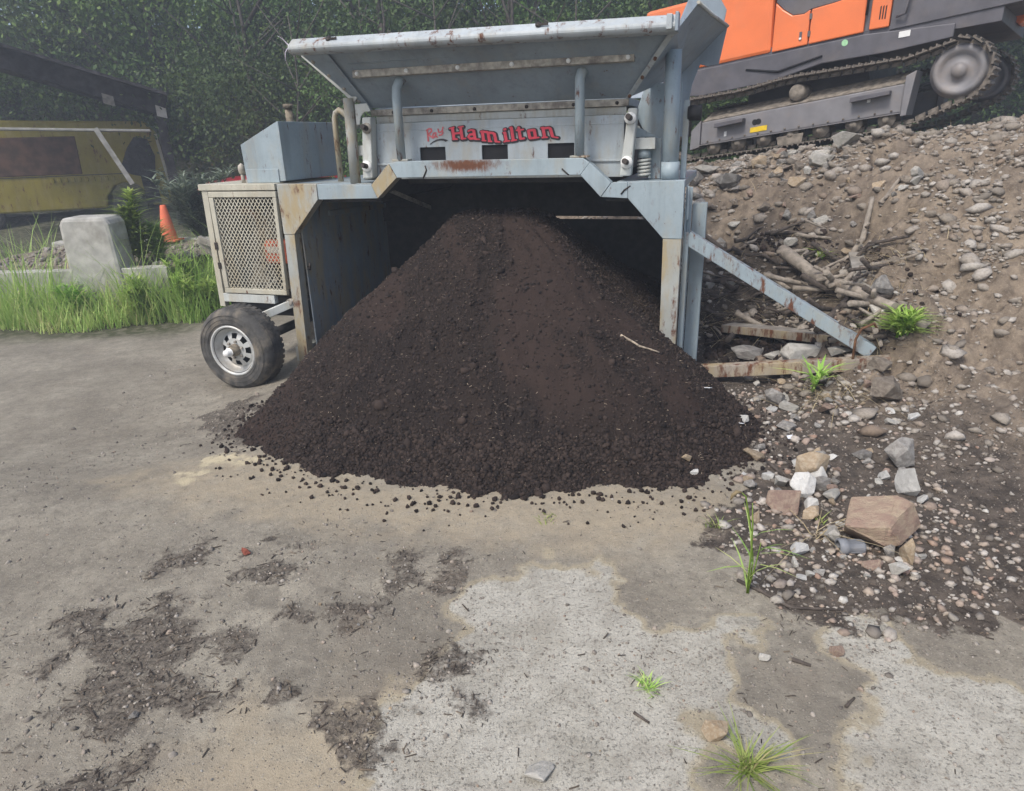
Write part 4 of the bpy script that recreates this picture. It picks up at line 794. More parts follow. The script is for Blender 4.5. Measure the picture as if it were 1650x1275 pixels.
cone = empty('traffic_cone', (-5.52, 11.4, .46)); tag(cone, 'faded orange traffic cone standing on the concrete kerb', 'traffic cone')
MB().box(-.17, .17, -.17, .17, 0, .03).build('base', M['cone'], cone, .01); MB().lathe([(.135, .03), (.045, .56), (.04, .57), (.0, .565)], (0, 0, 0), (0, 0, 1), 24).build('body', M['cone'], cone)
lb = MB().beam((-4.15, 9.4, .72), (-3.45, 8.75, .66), .04, .09).build('grey_board', M['lumber'], None, .004); tag(lb, 'weathered grey board leaning on the end of the machine', 'board')
lb = MB().beam((-4.17, 9.42, .73), (-3.75, 9.3, .35), .05, .12).build('short_board', M['lumber'], None, .004); tag(lb, 'short grey plank propped under the longer leaning board', 'board')
# burnt shed and the yellow van under it
sh = empty('burnt_shed', (-9.03, 16.63, .2), R(25)); tag(sh, 'charred open shed with a sagging black roof beam and sooty post', 'shed')
MB().beam((-3.5, -.6, 4.15), (1.35, -.6, 2.55), .22, .42).build('roof_beam', M['char'], sh, .02); MB().beam((-3.5, 3, 4.2), (1.35, 3, 2.6), .22, .42).build('roof_beam', M['char'], sh, .02)
MB().plate([(-3.5, -1.3, 4.30), (1.4, -1.3, 2.74), (1.4, 3.1, 2.82), (-3.5, 3.1, 4.4)], .06).build('roof', M['char'], sh)  # front overhang lengthened to shade the van
m = MB().beam((1.20, -.5, 2.45), (1.24, -.5, -.2), .2, .2); m.build('post', M['char'], sh, .02); MB().beam((1.2, 3, 2.45), (1.3, 3, -.2), .2, .2).build('post', M['char'], sh, .02)
MB().beam((-3.4, -.45, 2.2), (.95, -.45, 2.05), .9, .05).build('eaves_sheet', M['concrete'], sh, .01)
MB().plate([(.15, -.74, 2.82), (.36, -.74, 2.75), (.36, -.74, 2.55), (.15, -.74, 2.62)], .05).build('pale_patch', M['lumber'], sh); MB().plate([(1.14, -.74, 2.58), (1.34, -.74, 2.5), (1.34, -.74, 2.3), (1.14, -.74, 2.35)], .05).build('pale_patch', M['concrete'], sh)
MB().beam((-.10, -.95, 2.12), (.38, -.95, .95), .03, .10).build('hanging_strip', M['concrete'], sh)
van = empty('yellow_van', (-9.51, 17.46, .2), R(25)); tag(van, 'scorched yellow van parked under the burnt shed', 'van')
m = MB().prism([(-3.6, .35), (-.25, .35), (-.2, .62), (-.02, .85), (.22, .92), (.5, .85), (.70, .62), (.75, .35), (1.28, .35), (1.12, 2.05), (.9, 2.3), (-3.6, 2.4)], 0, 1.9); m.build('body', M['yellow'], van, .04)
t = M['yellow'].node_tree
MB().prism([(-3.5, 1.15), (-.62, 1.15), (-.60, 2.0), (-3.5, 2.0)], -.012, .05).build('window', M['soot'], van, .02)
MB().box(-3.6, 1.2, -.014, .0, 1.12, 1.135).build('waist_seam', M['char'], van)
for k in range(11): MB().box(-1.3 + k * .14, -1.23 + k * .14, -.03, .02, .98 - .0, 1.08).build('louvre', M['yellow'] if k else M['yellow'], van, .006)
MB().beam((1.24, -.02, .4), (1.10, -.02, 2.0), .03, .06).build('edge_trim', M['cream'], van)
MB().lathe([(0, -.01), (.2, -.01), (.36, -.02), (.40, .03), (.40, .2), (.3, .22)], (.24, .03, .32), (0, 1, 0), 30).build('wheel', M['rubber'], van); MB().lathe([(0, -.03), (.16, -.035), (.19, -.02)], (.24, .03, .32), (0, 1, 0), 20).build('hub', M['exd'], van)
MB().lathe([(0, -.01), (.2, -.01), (.36, -.02), (.40, .03), (.40, .2), (.3, .22)], (-2.8, .03, .32), (0, 1, 0), 30).build('wheel', M['rubber'], van)
MB().prism([(.2, 1.25), (.42, 1.7), (.62, 1.95), (.9, 1.9), (1.0, 1.5), (.92, 1.0), (.95, .4), (.62, .4), (.6, 1.05), (.4, 1.1)], -.013, -.001).build('soot_scar', M['char'], van)
# red car half hidden behind the machine
car = empty('red_car', (-5.3, 15.5, .2), R(38)); tag(car, 'red car half hidden behind the bush and the machine end', 'car')
MB().prism([(-1.0, .25), (3.2, .25), (3.25, .75), (2.9, .92), (1.1, 1.03), (.0, 1.02), (-.75, .90), (-1.05, .62)], 0, 1.7).build('body', M['redcar'], car, .06)
MB().prism([(.9, 1.03), (2.8, .93), (2.3, 1.5), (1.4, 1.52)], .12, 1.58).build('cabin', M['glass'], car, .05)
for s in (-.3, 2.4):
    w_ = MB().lathe([(0, -.01), (.2, -.01), (.31, -.02), (.33, .03), (.33, .18), (.2, .2)], (s, .0, .25), (0, 1, 0), 24).build('wheel', M['rubber'], car)
MB().plate([(-.9, -.012, .70), (-.55, -.012, .74), (-.55, -.012, .86), (-.86, -.012, .84)], .01).build('headlight', M['zinc'], car)
tp = MB(); a0 = Vector((1.3204, 5.2406, 0)); R18 = Matrix.Rotation(R(-18), 3, 'Z')
def mw(u, v, z): return a0 + R18 @ Vector((u, v, z))
m = MB()
for pts in ([(-3.0, -.30, 2.60), (-3.05, -.31, 2.65), (-3.09, -.32, 2.675)],):
    for i in range(2): m.plate([mw(*pts[i]), mw(*pts[i + 1]), mw(pts[i + 1][0] + .03, pts[i + 1][1] + .01, pts[i + 1][2] - .045 if i == 0 else pts[i + 1][2] - .02), mw(pts[i][0] + .02, pts[i][1] + .01, pts[i][2] - .03)], .002)
m.tube([mw(-3.0, -.30, 2.61), mw(-3.05, -.30, 2.56), mw(-3.06, -.30, 2.50)], .004, 6); tag(m.build('flagging_tape', M['tape']), 'pale lilac flagging tape tied to the left end of the hopper rim', 'tape')
# ------------------------------------------------------------------ greenery
def leafmat(name, stops, trans=.25, rough=.55):
    t = NT(name); q = t.n('ShaderNodeValToRGB'); t.l(t.attr('rnd'), q.inputs[0]); e = q.color_ramp.elements
    while len(e) < len(stops): e.new(.5)
    for i, c in enumerate(stops): e[i].position = i / (len(stops) - 1); e[i].color = (*c, 1)
    oi = t.n('ShaderNodeObjectInfo'); hs = t.n('ShaderNodeHueSaturation'); t.l(q.outputs[0], hs.inputs['Color']); t.l(t.ramp(oi.outputs['Random'], 0, 1, .75, 1.25), hs.inputs['Value'])
    t.l(t.ramp(oi.outputs['Random'], 0, 1, .485, .515), hs.inputs['Hue']); t.l(hs.outputs[0], t.b.inputs['Base Color']); t.b.inputs['Roughness'].default_value = rough; t.b.inputs['Specular IOR Level'].default_value = .3
    tr = t.n('ShaderNodeBsdfTranslucent'); t.l(hs.outputs[0], tr.inputs[0]); mx = t.n('ShaderNodeMixShader'); mx.inputs[0].default_value = trans
    t.l(t.b.outputs[0], mx.inputs[1]); t.l(tr.outputs[0], mx.inputs[2]); t.l(mx.outputs[0], t.o.inputs[0]); return t.m
M['leaf'] = leafmat('woodland_leaves', [(.034, .062, .024), (.066, .115, .036), (.095, .155, .046), (.16, .22, .07)])
M['leafb'] = leafmat('bright_leaves', [(.045, .085, .02), (.11, .19, .04), (.22, .30, .07)])
M['sage'] = leafmat('grey_green_leaves', [(.14, .19, .13), (.27, .34, .25), (.40, .46, .36)])
M['grass'] = leafmat('grass_blades', [(.20, .33, .07), (.32, .46, .11), (.44, .54, .18), (.55, .50, .25)], .35)
M['gold'] = leafmat('weed_leaves', [(.22, .38, .06), (.34, .50, .10), (.46, .58, .17)], .3)
M['straw'] = leafmat('dry_straw', [(.22, .17, .095), (.36, .29, .17), (.46, .39, .25)], .1)
M['trunk'] = simple('dark_trunk_bark', (.055, .047, .04), .9, 0, .4, 10, .5, .02)
M['twig'] = simple('pale_dead_twigs', (.095, .085, .072), .9, 0, .3, 10)
def leaf_cloud(n_cl, per, rad, size, seed, spread=.28, shape=lambda p: p):
    r_ = np.random.default_rng(seed); d = r_.normal(size=(n_cl, 3)); d /= np.linalg.norm(d, axis=1)[:, None]
    c = d * (r_.random((n_cl, 1)) ** .42) * np.array(rad); c = shape(c); tone = r_.random(n_cl)
    cs = spread * np.mean(rad) * r_.uniform(.5, 1.2, (n_cl, 1, 1)); p = (c[:, None, :] + r_.normal(size=(n_cl, per, 3)) * cs * np.array([1, 1, .55])).reshape(-1, 3)
    n = len(p); s = size * r_.uniform(.6, 1.3, n); ax = r_.normal(size=(n, 3)) + np.array([0, 0, -.5]); ax /= np.linalg.norm(ax, axis=1)[:, None]
    up = r_.normal(size=(n, 3)) * .7 + np.array([0, 0, 1.]); sd_ = np.cross(ax, up); sd_ /= np.linalg.norm(sd_, axis=1)[:, None] + 1e-9
    V = np.stack([p, p + ax * s[:, None] * .5 + sd_ * s[:, None] * .28, p + ax * s[:, None], p + ax * s[:, None] * .5 - sd_ * s[:, None] * .28], 1).reshape(-1, 3)
    return V, np.arange(4 * n).reshape(-1, 4), np.repeat(np.clip(np.repeat(tone, per) * .7 + r_.random(n) * .3, 0, 1), 4)
def mesh_of(name, V, F, val, mat):
    o = np_mesh(name, V, F, mat, None, {'rnd': val}); me = o.data; bpy.data.objects.remove(o); return me
crowns = [mesh_of('crown', *leaf_cloud(95, 130, rad, sz * .8, 200 + i), M['leaf']) for i, (rad, sz) in enumerate([((1.9, 1.9, 2.5), .12), ((2.2, 2.0, 1.9), .10), ((1.6, 1.7, 2.9), .11), ((2.3, 2.3, 2.2), .13)])]
brights = [mesh_of('crown', *leaf_cloud(34, 90, (1.7, 1.7, 1.4), .11, 220 + i), M['leafb']) for i in range(2)]
def trunk_mesh(seed, h, r0, mat, limbs=6):
    r_ = np.random.default_rng(seed); m = MB(); pts = [(0, 0, -.4)]
    for k in range(1, 7): pts.append((pts[-1][0] + r_.normal() * .07 * h / 5, pts[-1][1] + r_.normal() * .07 * h / 5, h * k / 6))
    m.tube(pts, [r0 * (1 - .13 * k) for k in range(7)], 9)
    for k in range(limbs):
        b = Vector(pts[2 + k % 4]); a = r_.random() * 6.28; L = h * r_.uniform(.25, .5); d = Vector((math.cos(a), math.sin(a), r_.uniform(.3, 1.1))).normalized()
        m.tube([b, b + d * L * .5 + Vector((0, 0, .05 * L)), b + d * L + Vector((r_.normal() * .1, r_.normal() * .1, .12 * L))], [r0 * .42, r0 * .28, r0 * .1], 6)
    o = m.build('trunk', mat, None, 0); me = o.data; bpy.data.objects.remove(o); return me
trunks = [trunk_mesh(300 + i, 5.2, .13, M['trunk']) for i in range(3)]; bare = [trunk_mesh(320 + i, 5.0, .055, M['twig'], 12) for i in range(3)]
def link(name, me, parent, loc=(0, 0, 0), rz=0, sc=(1, 1, 1)):
    o = bpy.data.objects.new(name, me); COL.objects.link(o); o.parent = parent; o.location = loc; o.rotation_euler = (0, 0, rz); o.scale = sc; return o
def tree(x, y, s, k, crown, label, group, name='tree', trunkm=None, ch=3.4):
    tr = empty(name, (x, y, zl(x, y) - .1), random.random() * 6.28); tag(tr, label, 'tree', group)
    link('trunk', trunkm or trunks[k % 3], tr, sc=(s, s, s)); link('crown', crown, tr, (0, 0, ch * s), random.random() * 6.28, (s, s, s)); return tr
wood_lab = 'dense dark green tree in the wood behind the machine'; wg = 'trees of the wood behind the yard'
k = 0
for row, (y0, dx, sc0) in enumerate([(16.6, 2.7, .95), (19.0, 2.5, 1.15), (21.8, 2.7, 1.3), (25, 3.2, 1.6), (30, 4.2, 2.0), (36, 5.2, 2.4)]):
    half = 7 + y0 * .75; x = -half + rng.uniform(0, 1)
    while x < half:
        yy = y0 + rng.uniform(-.9, .9)
        skip = row == 0 and (x < -2.9 or x > 4.5)
        if row == 1 and x < -6.2: skip = True
        if bank_h(np.array([x]), np.array([yy]))[1][0] > .9 and yy < 15: skip = True
        if not skip:
            s = sc0 * rng.uniform(.8, 1.2); tree(x, yy, s, k, crowns[k % 4], wood_lab, wg, ch=rng.uniform(2.2, 3.2) if row < 3 else 3.4); k += 1
        x += dx * rng.uniform(.75, 1.25)
for x, y, s, ch, lab in [(-2.6, 22.5, 1.1, 4.2, 'lighter green tree showing over the left part of the hopper rim'), (2.4, 23, 1.2, 4.4, 'lighter green tree showing over the right part of the hopper rim'), (-12.5, 22, 1.2, 4.2, 'light green tree far behind the shed at the edge of the wood'), (-9.6, 20.6, 1.25, 3.3, 'leafy bright green tree rising above the charred shed roof'), (-7.4, 21, 1.05, 3.5, 'bright leafed tree just right of the shed roof peak'), (-5.0, 19.5, .8, 3.3, 'small tree with bright yellow green sprays left of the hopper rim'), (.6, 20.3, 1.0, 3.6, 'pale green bushy tree showing above the middle of the hopper')]:  # crowns in the lighter leaf colour
    tree(x, y, s, k, brights[k % 2], lab, None, ch=ch); k += 1
for x, y, s in [(-4.6, 16.2, .85), (-3.2, 17.6, 1.0), (-1.6, 16.4, .95), (-6.4, 19.2, 1.1), (1.6, 17.2, 1.05)]:
    tr = empty('dead_sapling', (x, y, zl(x, y) - .1), random.random() * 6); tag(tr, 'thin pale leafless sapling standing among the dark trees', 'sapling', 'bare saplings in the wood'); link('stem', bare[k % 3], tr, sc=(s, s, s)); k += 1
V, F, val = leaf_cloud(330, 70, (13, 2.6, 1.0), .10, 260, .045, lambda c: c + np.array([0, 0, 0]))
V[:, 1] += 18.3; V[:, 0] += .8; V[:, 2] += land(V[:, 0], V[:, 1]) + .7
kf = (V.reshape(-1, 4, 3)[:, :, 0].mean(1) > -5.6) | (V.reshape(-1, 4, 3)[:, :, 1].mean(1) > 19.6); V = V.reshape(-1, 4, 3)[kf].reshape(-1, 3); val = val.reshape(-1, 4)[kf].ravel(); F = np.arange(len(V)).reshape(-1, 4)
tag(np_mesh('undergrowth', V, F, M['leaf'], None, {'rnd': val}), 'dark tangled undergrowth along the edge of the wood', 'undergrowth', kind='stuff')

def blades(n, base, h, wdt, lean, seed, curl=.5, tone=None):
    """base (n,3); curved tapering blades of three quads"""
    r_ = np.random.default_rng(seed); a = r_.random(n) * 2 * math.pi; L = h * r_.uniform(.55, 1.15, n); ln = lean * r_.uniform(.2, 1.2, n); wv = wdt * r_.uniform(.7, 1.3, n)
    dx, dy = np.cos(a), np.sin(a); px, py = -dy, dx; V = []
    for t_, ww in ((0, 1), (.35, .9), (.7, .62), (1, .06)):
        o = ln * (t_ + curl * t_ * t_ * 1.6) * L; zz = L * (t_ - curl * ln * .55 * t_ * t_)
        c = base + np.stack([dx * o, dy * o, zz], 1); w2 = np.stack([px, py, 0 * px], 1) * (wv * ww / 2)[:, None]; V += [c - w2, c + w2]
    V = np.stack(V, 1).reshape(-1, 3); b = (np.arange(n) * 8)[:, None]
    F = np.concatenate([b + np.array([[0, 1, 3, 2]]), b + np.array([[2, 3, 5, 4]]), b + np.array([[4, 5, 7, 6]])])
    val = np.repeat(np.clip((tone if tone is not None else r_.random(n)), 0, 1), 8); return V, F, val
# tall grass verge at the left
n = 20000; x = rng.uniform(-8.5, -3.1, n); y = rng.uniform(7.9, 11.6, n); edge = 8.35 + .35 * fbm(x, x * 0, 1.1, 3, 5) + .25 * (x + 4.5) * (x > -4.5)
kk = (y > edge) & ~((y > 9.05) & (y < 11.5) & (x < -4.45) & (rng.random(n) > .012)) & ~((x > -3.6) & (y > 9)); x, y = x[kk], y[kk]; tone = np.clip(.45 + .5 * fbm(x, y, 1.3, 3, 7) + rng.normal(0, .2, len(x)), 0, 1)
hh = .62 * sst(0, .9, y - 8.0) + .12
tag(np_mesh('tall_grass', *blades(len(x), np.stack([x, y, land(x, y) - .02], 1), hh * (1 + .75 * fbm(x, y, 2.2, 3, 9)) * rng.uniform(.5, 1.35, len(x)), .013, .38, 5, .6, tone)[:2], M['grass'], None, {'rnd': np.repeat(tone, 8)}), 'tall bright green grass growing along the left verge', 'grass', kind='stuff')
def tuft(name, label, p, n, h, wdt, lean, mat, seed, r0=.02, cat='grass tuft', extra=None):
    b = rng.normal(0, r0, (n, 3)); b[:, 2] = -.003; V, F, val = blades(n, b, h, wdt, lean, seed, .55)
    o = np_mesh(name, V, F, mat, None, {'rnd': val}); o.location = p; tag(o, label, cat); return o
def weed(name, label, p, h, n_st, mat, seed, leaf=.05, dens=60, cone=1.0, cat='weed', spread=.1):
    """stems with many narrow leaves, tapering to the tip"""
    r_ = np.random.default_rng(seed); root = empty(name, p); tag(root, label, cat); m = MB(); B = []; H = []
    for k in range(n_st):
        a = r_.random() * 6.28; L = h * r_.uniform(.65, 1.05); tip = Vector((math.cos(a) * spread * L * r_.uniform(.3, 1.5), math.sin(a) * spread * L * r_.uniform(.3, 1.5), L)); b0 = Vector((r_.normal() * .03, r_.normal() * .03, 0))
        mid = b0.lerp(tip, .5) + Vector((r_.normal() * .02, r_.normal() * .02, 0)); m.tube([b0, mid, tip], [.006, .005, .002], 5)
        for j in range(dens): f = r_.uniform(.15, 1); q_ = b0.lerp(tip, f); B.append(q_[:]); H.append(leaf * (1.25 - cone * f * .8))
    m.build('stem', M['gold'] if mat is not M['sage'] else M['twig'], root, 0)
    V, F, val = blades(len(B), np.array(B), np.array(H), leaf * .17, 1.6, seed + 1, .5); np_mesh('leaves', V, F, mat, root, {'rnd': val}); return root
weed('goldenrod', 'tall bright yellow green weed beside the pale concrete block', (-5.1, 9.55, .36), .98, 9, M['gold'], 31, .2, 90, .9)
weed('goldenrod', 'short leafy green weed between the tall weed and the cone', (-4.92, 9.75, .36), .6, 8, M['gold'], 33, .17, 60, .8)
for i, (x, y, h, lab) in enumerate([(-4.35, 9.0, .75, 'tall feathery weed in the grass just left of the guard door'), (-4.7, 8.75, .6, 'bushy yellow green weed in front of the raised bed corner'), (-5.6, 8.8, .5, 'low spreading weed against the front kerb of the raised bed'), (-4.05, 8.9, .55, 'weed poking up beside the guard post of the machine')]):
    weed('verge_weed', lab, (x, y, zl(x, y) - .02), h, 8, M['gold'], 60 + 3 * i, .14, 60, .7, 'weed', .35)
weed('grey_bush', 'grey green feathery bush between the cone and the machine', (-5.25, 12.1, .3), 1.2, 34, M['sage'], 41, .2, 70, .75, 'bush', .42)
weed('bright_weed', 'bright green weed growing at the foot of the diagonal brace', at(1448, 556)[0], .2, 10, M['gold'], 51, .09, 40, .6, 'weed', .5)
weed('leafy_weed', 'small leafy plant growing in front of the rusty tie beam', at(1313, 632)[0], .19, 4, M['gold'], 53, .11, 10, .5, 'weed', .2)
weed('leafy_weed', 'tiny green plant sprouting high on the bare bank', at(1322, 418)[0], .07, 4, M['gold'], 55, .07, 8, .5, 'weed', .6)
for (px, py, h, n, lean, r0, lab) in [(1205, 1243, .115, 90, 1.15, .016, 'spreading green grass tuft in front of the tan stone'), (1045, 1108, .055, 46, .8, .016, 'small yellow green grass tuft growing out of the pale concrete'), (878, 837, .03, 22, 1.3, .03, 'flat wisp of grass in the tan ground before the heap'), (1150, 850, .06, 26, .8, .018, 'sparse grass sprouts at the edge of the dark soil'), (1325, 845, .05, 12, 1, .012, 'thin sprouts between the heap and the stones')]:
    tuft('grass_tuft', lab, at(px, py)[0], n, h * .85, .0055, lean, M['grass'], int(px), r0)
p, mp = at(1203, 958); gp_ = empty('seed_grass', p); gp_.scale = (1.3, 1.3, 1.35); tag(gp_, 'tall thin grass with a drooping seed head at the concrete edge', 'grass plant')
m = MB(); st_ = [[(0, 0, 0), (.0, 0, .14), (-.005, .0, .25), (-.012, .005, .33)], [(.005, 0, 0), (.012, .01, .12), (.0, .02, .22), (-.03, .02, .345), (-.045, .02, .36)], [(0, 0, 0), (.018, 0, .1), (.028, 0, .19)]]
for q_ in st_: m.tube(q_, [.0026] * (len(q_) - 1) + [.0012], 6)
m.build('stem', M['gold'], gp_, 0); bb_ = np.array([[0, 0, .02], [.002, 0, .06], [.0, 0, .1], [.01, 0, .11], [0, 0, .13], [.02, 0, .15], [0, 0, .17], [0, .01, .2], [.01, 0, .05], [0, 0, .09], [0, 0, .03], [.01, 0, .16]])
V, F, val = blades(12, bb_, .13, .007, .75, 91, .8); np_mesh('blade', V, F, M['grass'], gp_, {'rnd': val})
m = MB(); m.tube([(-.045, .02, .36), (-.06, .02, .362), (-.072, .02, .352), (-.078, .02, .335)], [.003, .0065, .0065, .002], 8); m.build('seed_head', M['straw'], gp_, 0)
# straw and dry roots on the bank
B = []; 
for px, py, n, sp in [(1440, 400, 160, .22), (1420, 470, 60, .15), (1170, 505, 110, .16), (1250, 500, 120, .25), (1210, 440, 60, .2), (1400, 590, 50, .10), (1340, 640, 70, .12), (1300, 400, 30, .1), (1200, 300, 40, .3), (1420, 230, 60, .3), (1318, 868, 14, .03)]:
    c = at(px, py)[0]; q_ = rng.normal(0, sp, (n, 2)) + np.array([c.x, c.y]); B.append(np.c_[q_, surf(q_[:, 0], q_[:, 1])])
B = np.concatenate(B); V, F, val = blades(len(B), B, .15, .005, 1.6, 95, .9); tag(np_mesh('dry_straw', V, F, M['straw'], None, {'rnd': val}), 'dry straw and roots tangled in the debris on the bank', 'straw', kind='stuff')
# ------------------------------------------------------------------ stones
def stonemat(name, a, b, c):
    t = NT(name); oi = t.n('ShaderNodeObjectInfo'); r_ = oi.outputs['Random']
    n1 = t.noise(3.2, 6, .65); n2 = t.noise(26, 5, .7)
    col = t.mix(t.ramp(n1, .35, .65), a, b); col = t.mix(t.math('MULTIPLY', t.ramp(n2, .5, .72), .6), col, c)
    hs = t.n('ShaderNodeHueSaturation'); t.l(col, hs.inputs['Color']); t.l(t.ramp(r_, 0, 1, .78, 1.15), hs.inputs['Value'])
    return t.fin(hs.outputs[0], .88, 0, t.bump(t.math('ADD', n1, t.math('MULTIPLY', n2, .4)), .55, .06), .25)
SM = {'tan': stonemat('tan_stone', (.36, .27, .175), (.46, .38, .28), (.22, .16, .11)), 'grey': stonemat('grey_stone', (.22, .205, .19), (.36, .345, .32), (.14, .125, .11)),
      'brown': stonemat('reddish_brown_stone', (.24, .165, .135), (.34, .265, .205), (.17, .10, .085)), 'white': stonemat('chalky_white_stone', (.56, .55, .52), (.66, .65, .62), (.36, .33, .28)),
      'pale': stonemat('pale_stone', (.40, .385, .345), (.52, .50, .46), (.28, .24, .19)), 'red': stonemat('brick_red_stone', (.30, .085, .06), (.38, .13, .09), (.2, .08, .06)), 'big': stonemat('tan_and_red_boulder', (.40, .315, .225), (.30, .205, .16), (.33, .26, .19)), 'dirt': stonemat('dirty_stone', (.18, .15, .12), (.30, .26, .215), (.12, .10, .085))}
def stone_mesh(seed, mat, flat=1.0):
    r_ = np.random.default_rng(seed); bm = bmesh.new()
    for _ in range(12):
        d = r_.normal(size=3); d /= np.linalg.norm(d); d *= r_.uniform(.86, 1.05); bm.verts.new((d[0], d[1], d[2] * flat))
    res = bmesh.ops.convex_hull(bm, input=bm.verts); bmesh.ops.delete(bm, geom=list({g for g in res['geom_interior'] + res['geom_unused'] if isinstance(g, bmesh.types.BMVert)}), context='VERTS')
    bmesh.ops.dissolve_limit(bm, angle_limit=R(16), verts=bm.verts, edges=bm.edges)
    bmesh.ops.bevel(bm, geom=bm.edges[:] + bm.verts[:], offset=.085, segments=2, profile=.6, affect='EDGES', clamp_overlap=True)
    bmesh.ops.triangulate(bm, faces=bm.faces); bmesh.ops.subdivide_edges(bm, edges=[e for e in bm.edges if e.calc_length() > .5], cuts=1)
    for v in bm.verts: v.co *= 1 + .05 * (random.random() - .5)
    bmesh.ops.recalc_face_normals(bm, faces=bm.faces); me = bpy.data.meshes.new('stone'); bm.to_mesh(me); bm.free(); me.materials.append(SM[mat]); return me
_st = {m: [stone_mesh(400 + 10 * i + k, m) for k in range(4)] for i, m in enumerate(SM)}
def stone(p, sx, sy, sz, mat, label, cat='stone', group=None, tilt=.25, k=None, rz=None, sink=.3):
    o = bpy.data.objects.new('stone', _st[mat][random.randrange(4) if k is None else k]); COL.objects.link(o)
    o.location = (p[0], p[1], p[2] + sz * (1 - 2 * sink)); o.scale = (sx, sy, sz); o.rotation_euler = (random.uniform(-tilt, tilt), random.uniform(-tilt, tilt), random.uniform(0, 6.28) if rz is None else rz)
    return tag(o, label, cat, group)
named = [(1215, 738, 38, 26, 'tan', 'tan angular stone at the right foot of the compost heap'), (1307, 765, 60, 38, 'tan', 'tan wedge shaped stone behind the cluster of white rocks'),
 (1291, 795, 42, 40, 'white', 'chalky white rock directly behind the brown blocky stone'), (1312, 775, 36, 26, 'white', 'white rock in the middle of the cluster under the tan wedge'), (1256, 783, 30, 18, 'pale', 'pale bluish rock at the left of the white cluster'),
 (1263, 824, 58, 50, 'brown', 'reddish brown blocky stone in front of the white rocks'), (1322, 788, 34, 22, 'grey', 'grey stone leaning on the right of the white cluster'), (1338, 803, 32, 22, 'pale', 'smooth pale oval stone right of the white cluster'),
 (1304, 818, 26, 18, 'white', 'small bright white rock on the flat orange brown stone'), (1306, 832, 42, 18, 'tan', 'flat orange brown stone beside the brown blocky stone'), (1394, 864, 160, 84, 'brown', 'large reddish tan boulder, biggest on the right, above the pipe coupling'),
 (1339, 870, 34, 30, 'pale', 'pale rounded stone just left of the grey pipe coupling'), (1285, 893, 34, 20, 'white', 'crumbly white lump lying alone on dark grit'), (1405, 915, 34, 18, 'brown', 'small rusty brown stone below the pipe coupling'), (1431, 893, 26, 20, 'grey', 'small bluish grey stone right of the pipe coupling'),
 (1458, 905, 34, 46, 'tan', 'tan boulder at the right edge below the largest boulder'), (1446, 928, 34, 26, 'pale', 'pale stone under the tan boulder at the right edge'), (1460, 795, 34, 52, 'white', 'tall white rock at the right edge above the largest boulder'), (1448, 745, 54, 46, 'grey', 'rounded grey boulder half buried at the right edge'),
 (1390, 738, 30, 20, 'grey', 'small grey stone in the dark soil left of the rounded boulder'), (1246, 650, 36, 30, 'grey', 'upright pale grey stone below the rusty tie beam'), (1271, 660, 32, 16, 'pale', 'pale flat stone right of the upright grey stone'), (1331, 668, 28, 20, 'brown', 'pinkish rounded stone below the small leafy plant'),
 (1198, 680, 17, 14, 'white', 'small white stone on the right flank of the heap'), (1235, 773, 20, 18, 'white', 'small white cube shaped stone left of the white cluster'), (1287, 580, 66, 36, 'pale', 'large pale boulder behind the tie beam under the brace'), (1204, 578, 58, 22, 'grey', 'long dark grey stone behind the tie beam'),
 (1243, 580, 30, 16, 'pale', 'small pale stone left of the large pale boulder'), (1349, 580, 44, 14, 'pale', 'pale stone under the foot of the diagonal brace'), (1414, 478, 38, 44, 'grey', 'brown grey boulder among the sticks on the bank'), (1417, 500, 32, 24, 'pale', 'rounded pale stone below the boulder among the sticks'), (1268, 690, 34, 16, 'grey', 'flat grey stone on the dark soil below the tie beam'),
 (1360, 252, 56, 26, 'pale', 'broad pale slab high on the bank under the excavator'), (1322, 266, 42, 24, 'pale', 'bluish pale slab left of the broad slab on the bank'), (1282, 322, 30, 22, 'tan', 'tan slab stone in the middle of the bank face'), (1172, 300, 42, 34, 'grey', 'light grey angular rock near the top of the machine post'), (1116, 292, 38, 26, 'grey', 'grey rock beside the right hand gusset of the machine'), (1300, 282, 12, 14, 'pale', 'small pale upright chip below the bluish slab'),
 (1152, 1188, 42, 40, 'tan', 'tan and white speckled stone sitting on damp ground in front'), (868, 1250, 56, 18, 'pale', 'pale flat stone at the very front of the concrete'), (1345, 1056, 28, 16, 'brown', 'brown stone sunk in damp ground by the right concrete patch'), (1231, 1064, 20, 12, 'pale', 'pale pebble in the middle of the damp ground'), (398, 893, 22, 13, 'red', 'brick red stone beside a patch of bark litter'),
 (1105, 743, 20, 14, 'tan', 'orange tan stone at the front toe of the heap'), (1117, 764, 15, 12, 'white', 'white lump just in front of the heap toe'), (216, 1157, 15, 11, 'grey', 'bluish grey pebble at the left edge of the bark litter'), (1415, 590, 40, 24, 'dirt', 'dirty stone where the tie beam meets the bank'), (1425, 640, 60, 40, 'dirt', 'clod of brown earth overhanging below the tie beam end')]
for i, (px, py, w_, h_, mt, lab) in enumerate(named):
    p, mp = at(px, py); sx, sz = w_ * mp * .58, max(h_ * mp * .6, w_ * mp * .22); sy = (sx + sz) * .5
    big = w_ > 28; stone(p, sx, sy, sz, mt, lab, 'boulder' if 'boulder' in lab else 'stone', None, .12 if big else .3, i % 4, rng.uniform(-.5, .5), .15) if i != 10 else stone(p, sx * .95, sx * .6, sz * .95, 'big', lab, 'boulder', None, .04, 2, .1, .2)
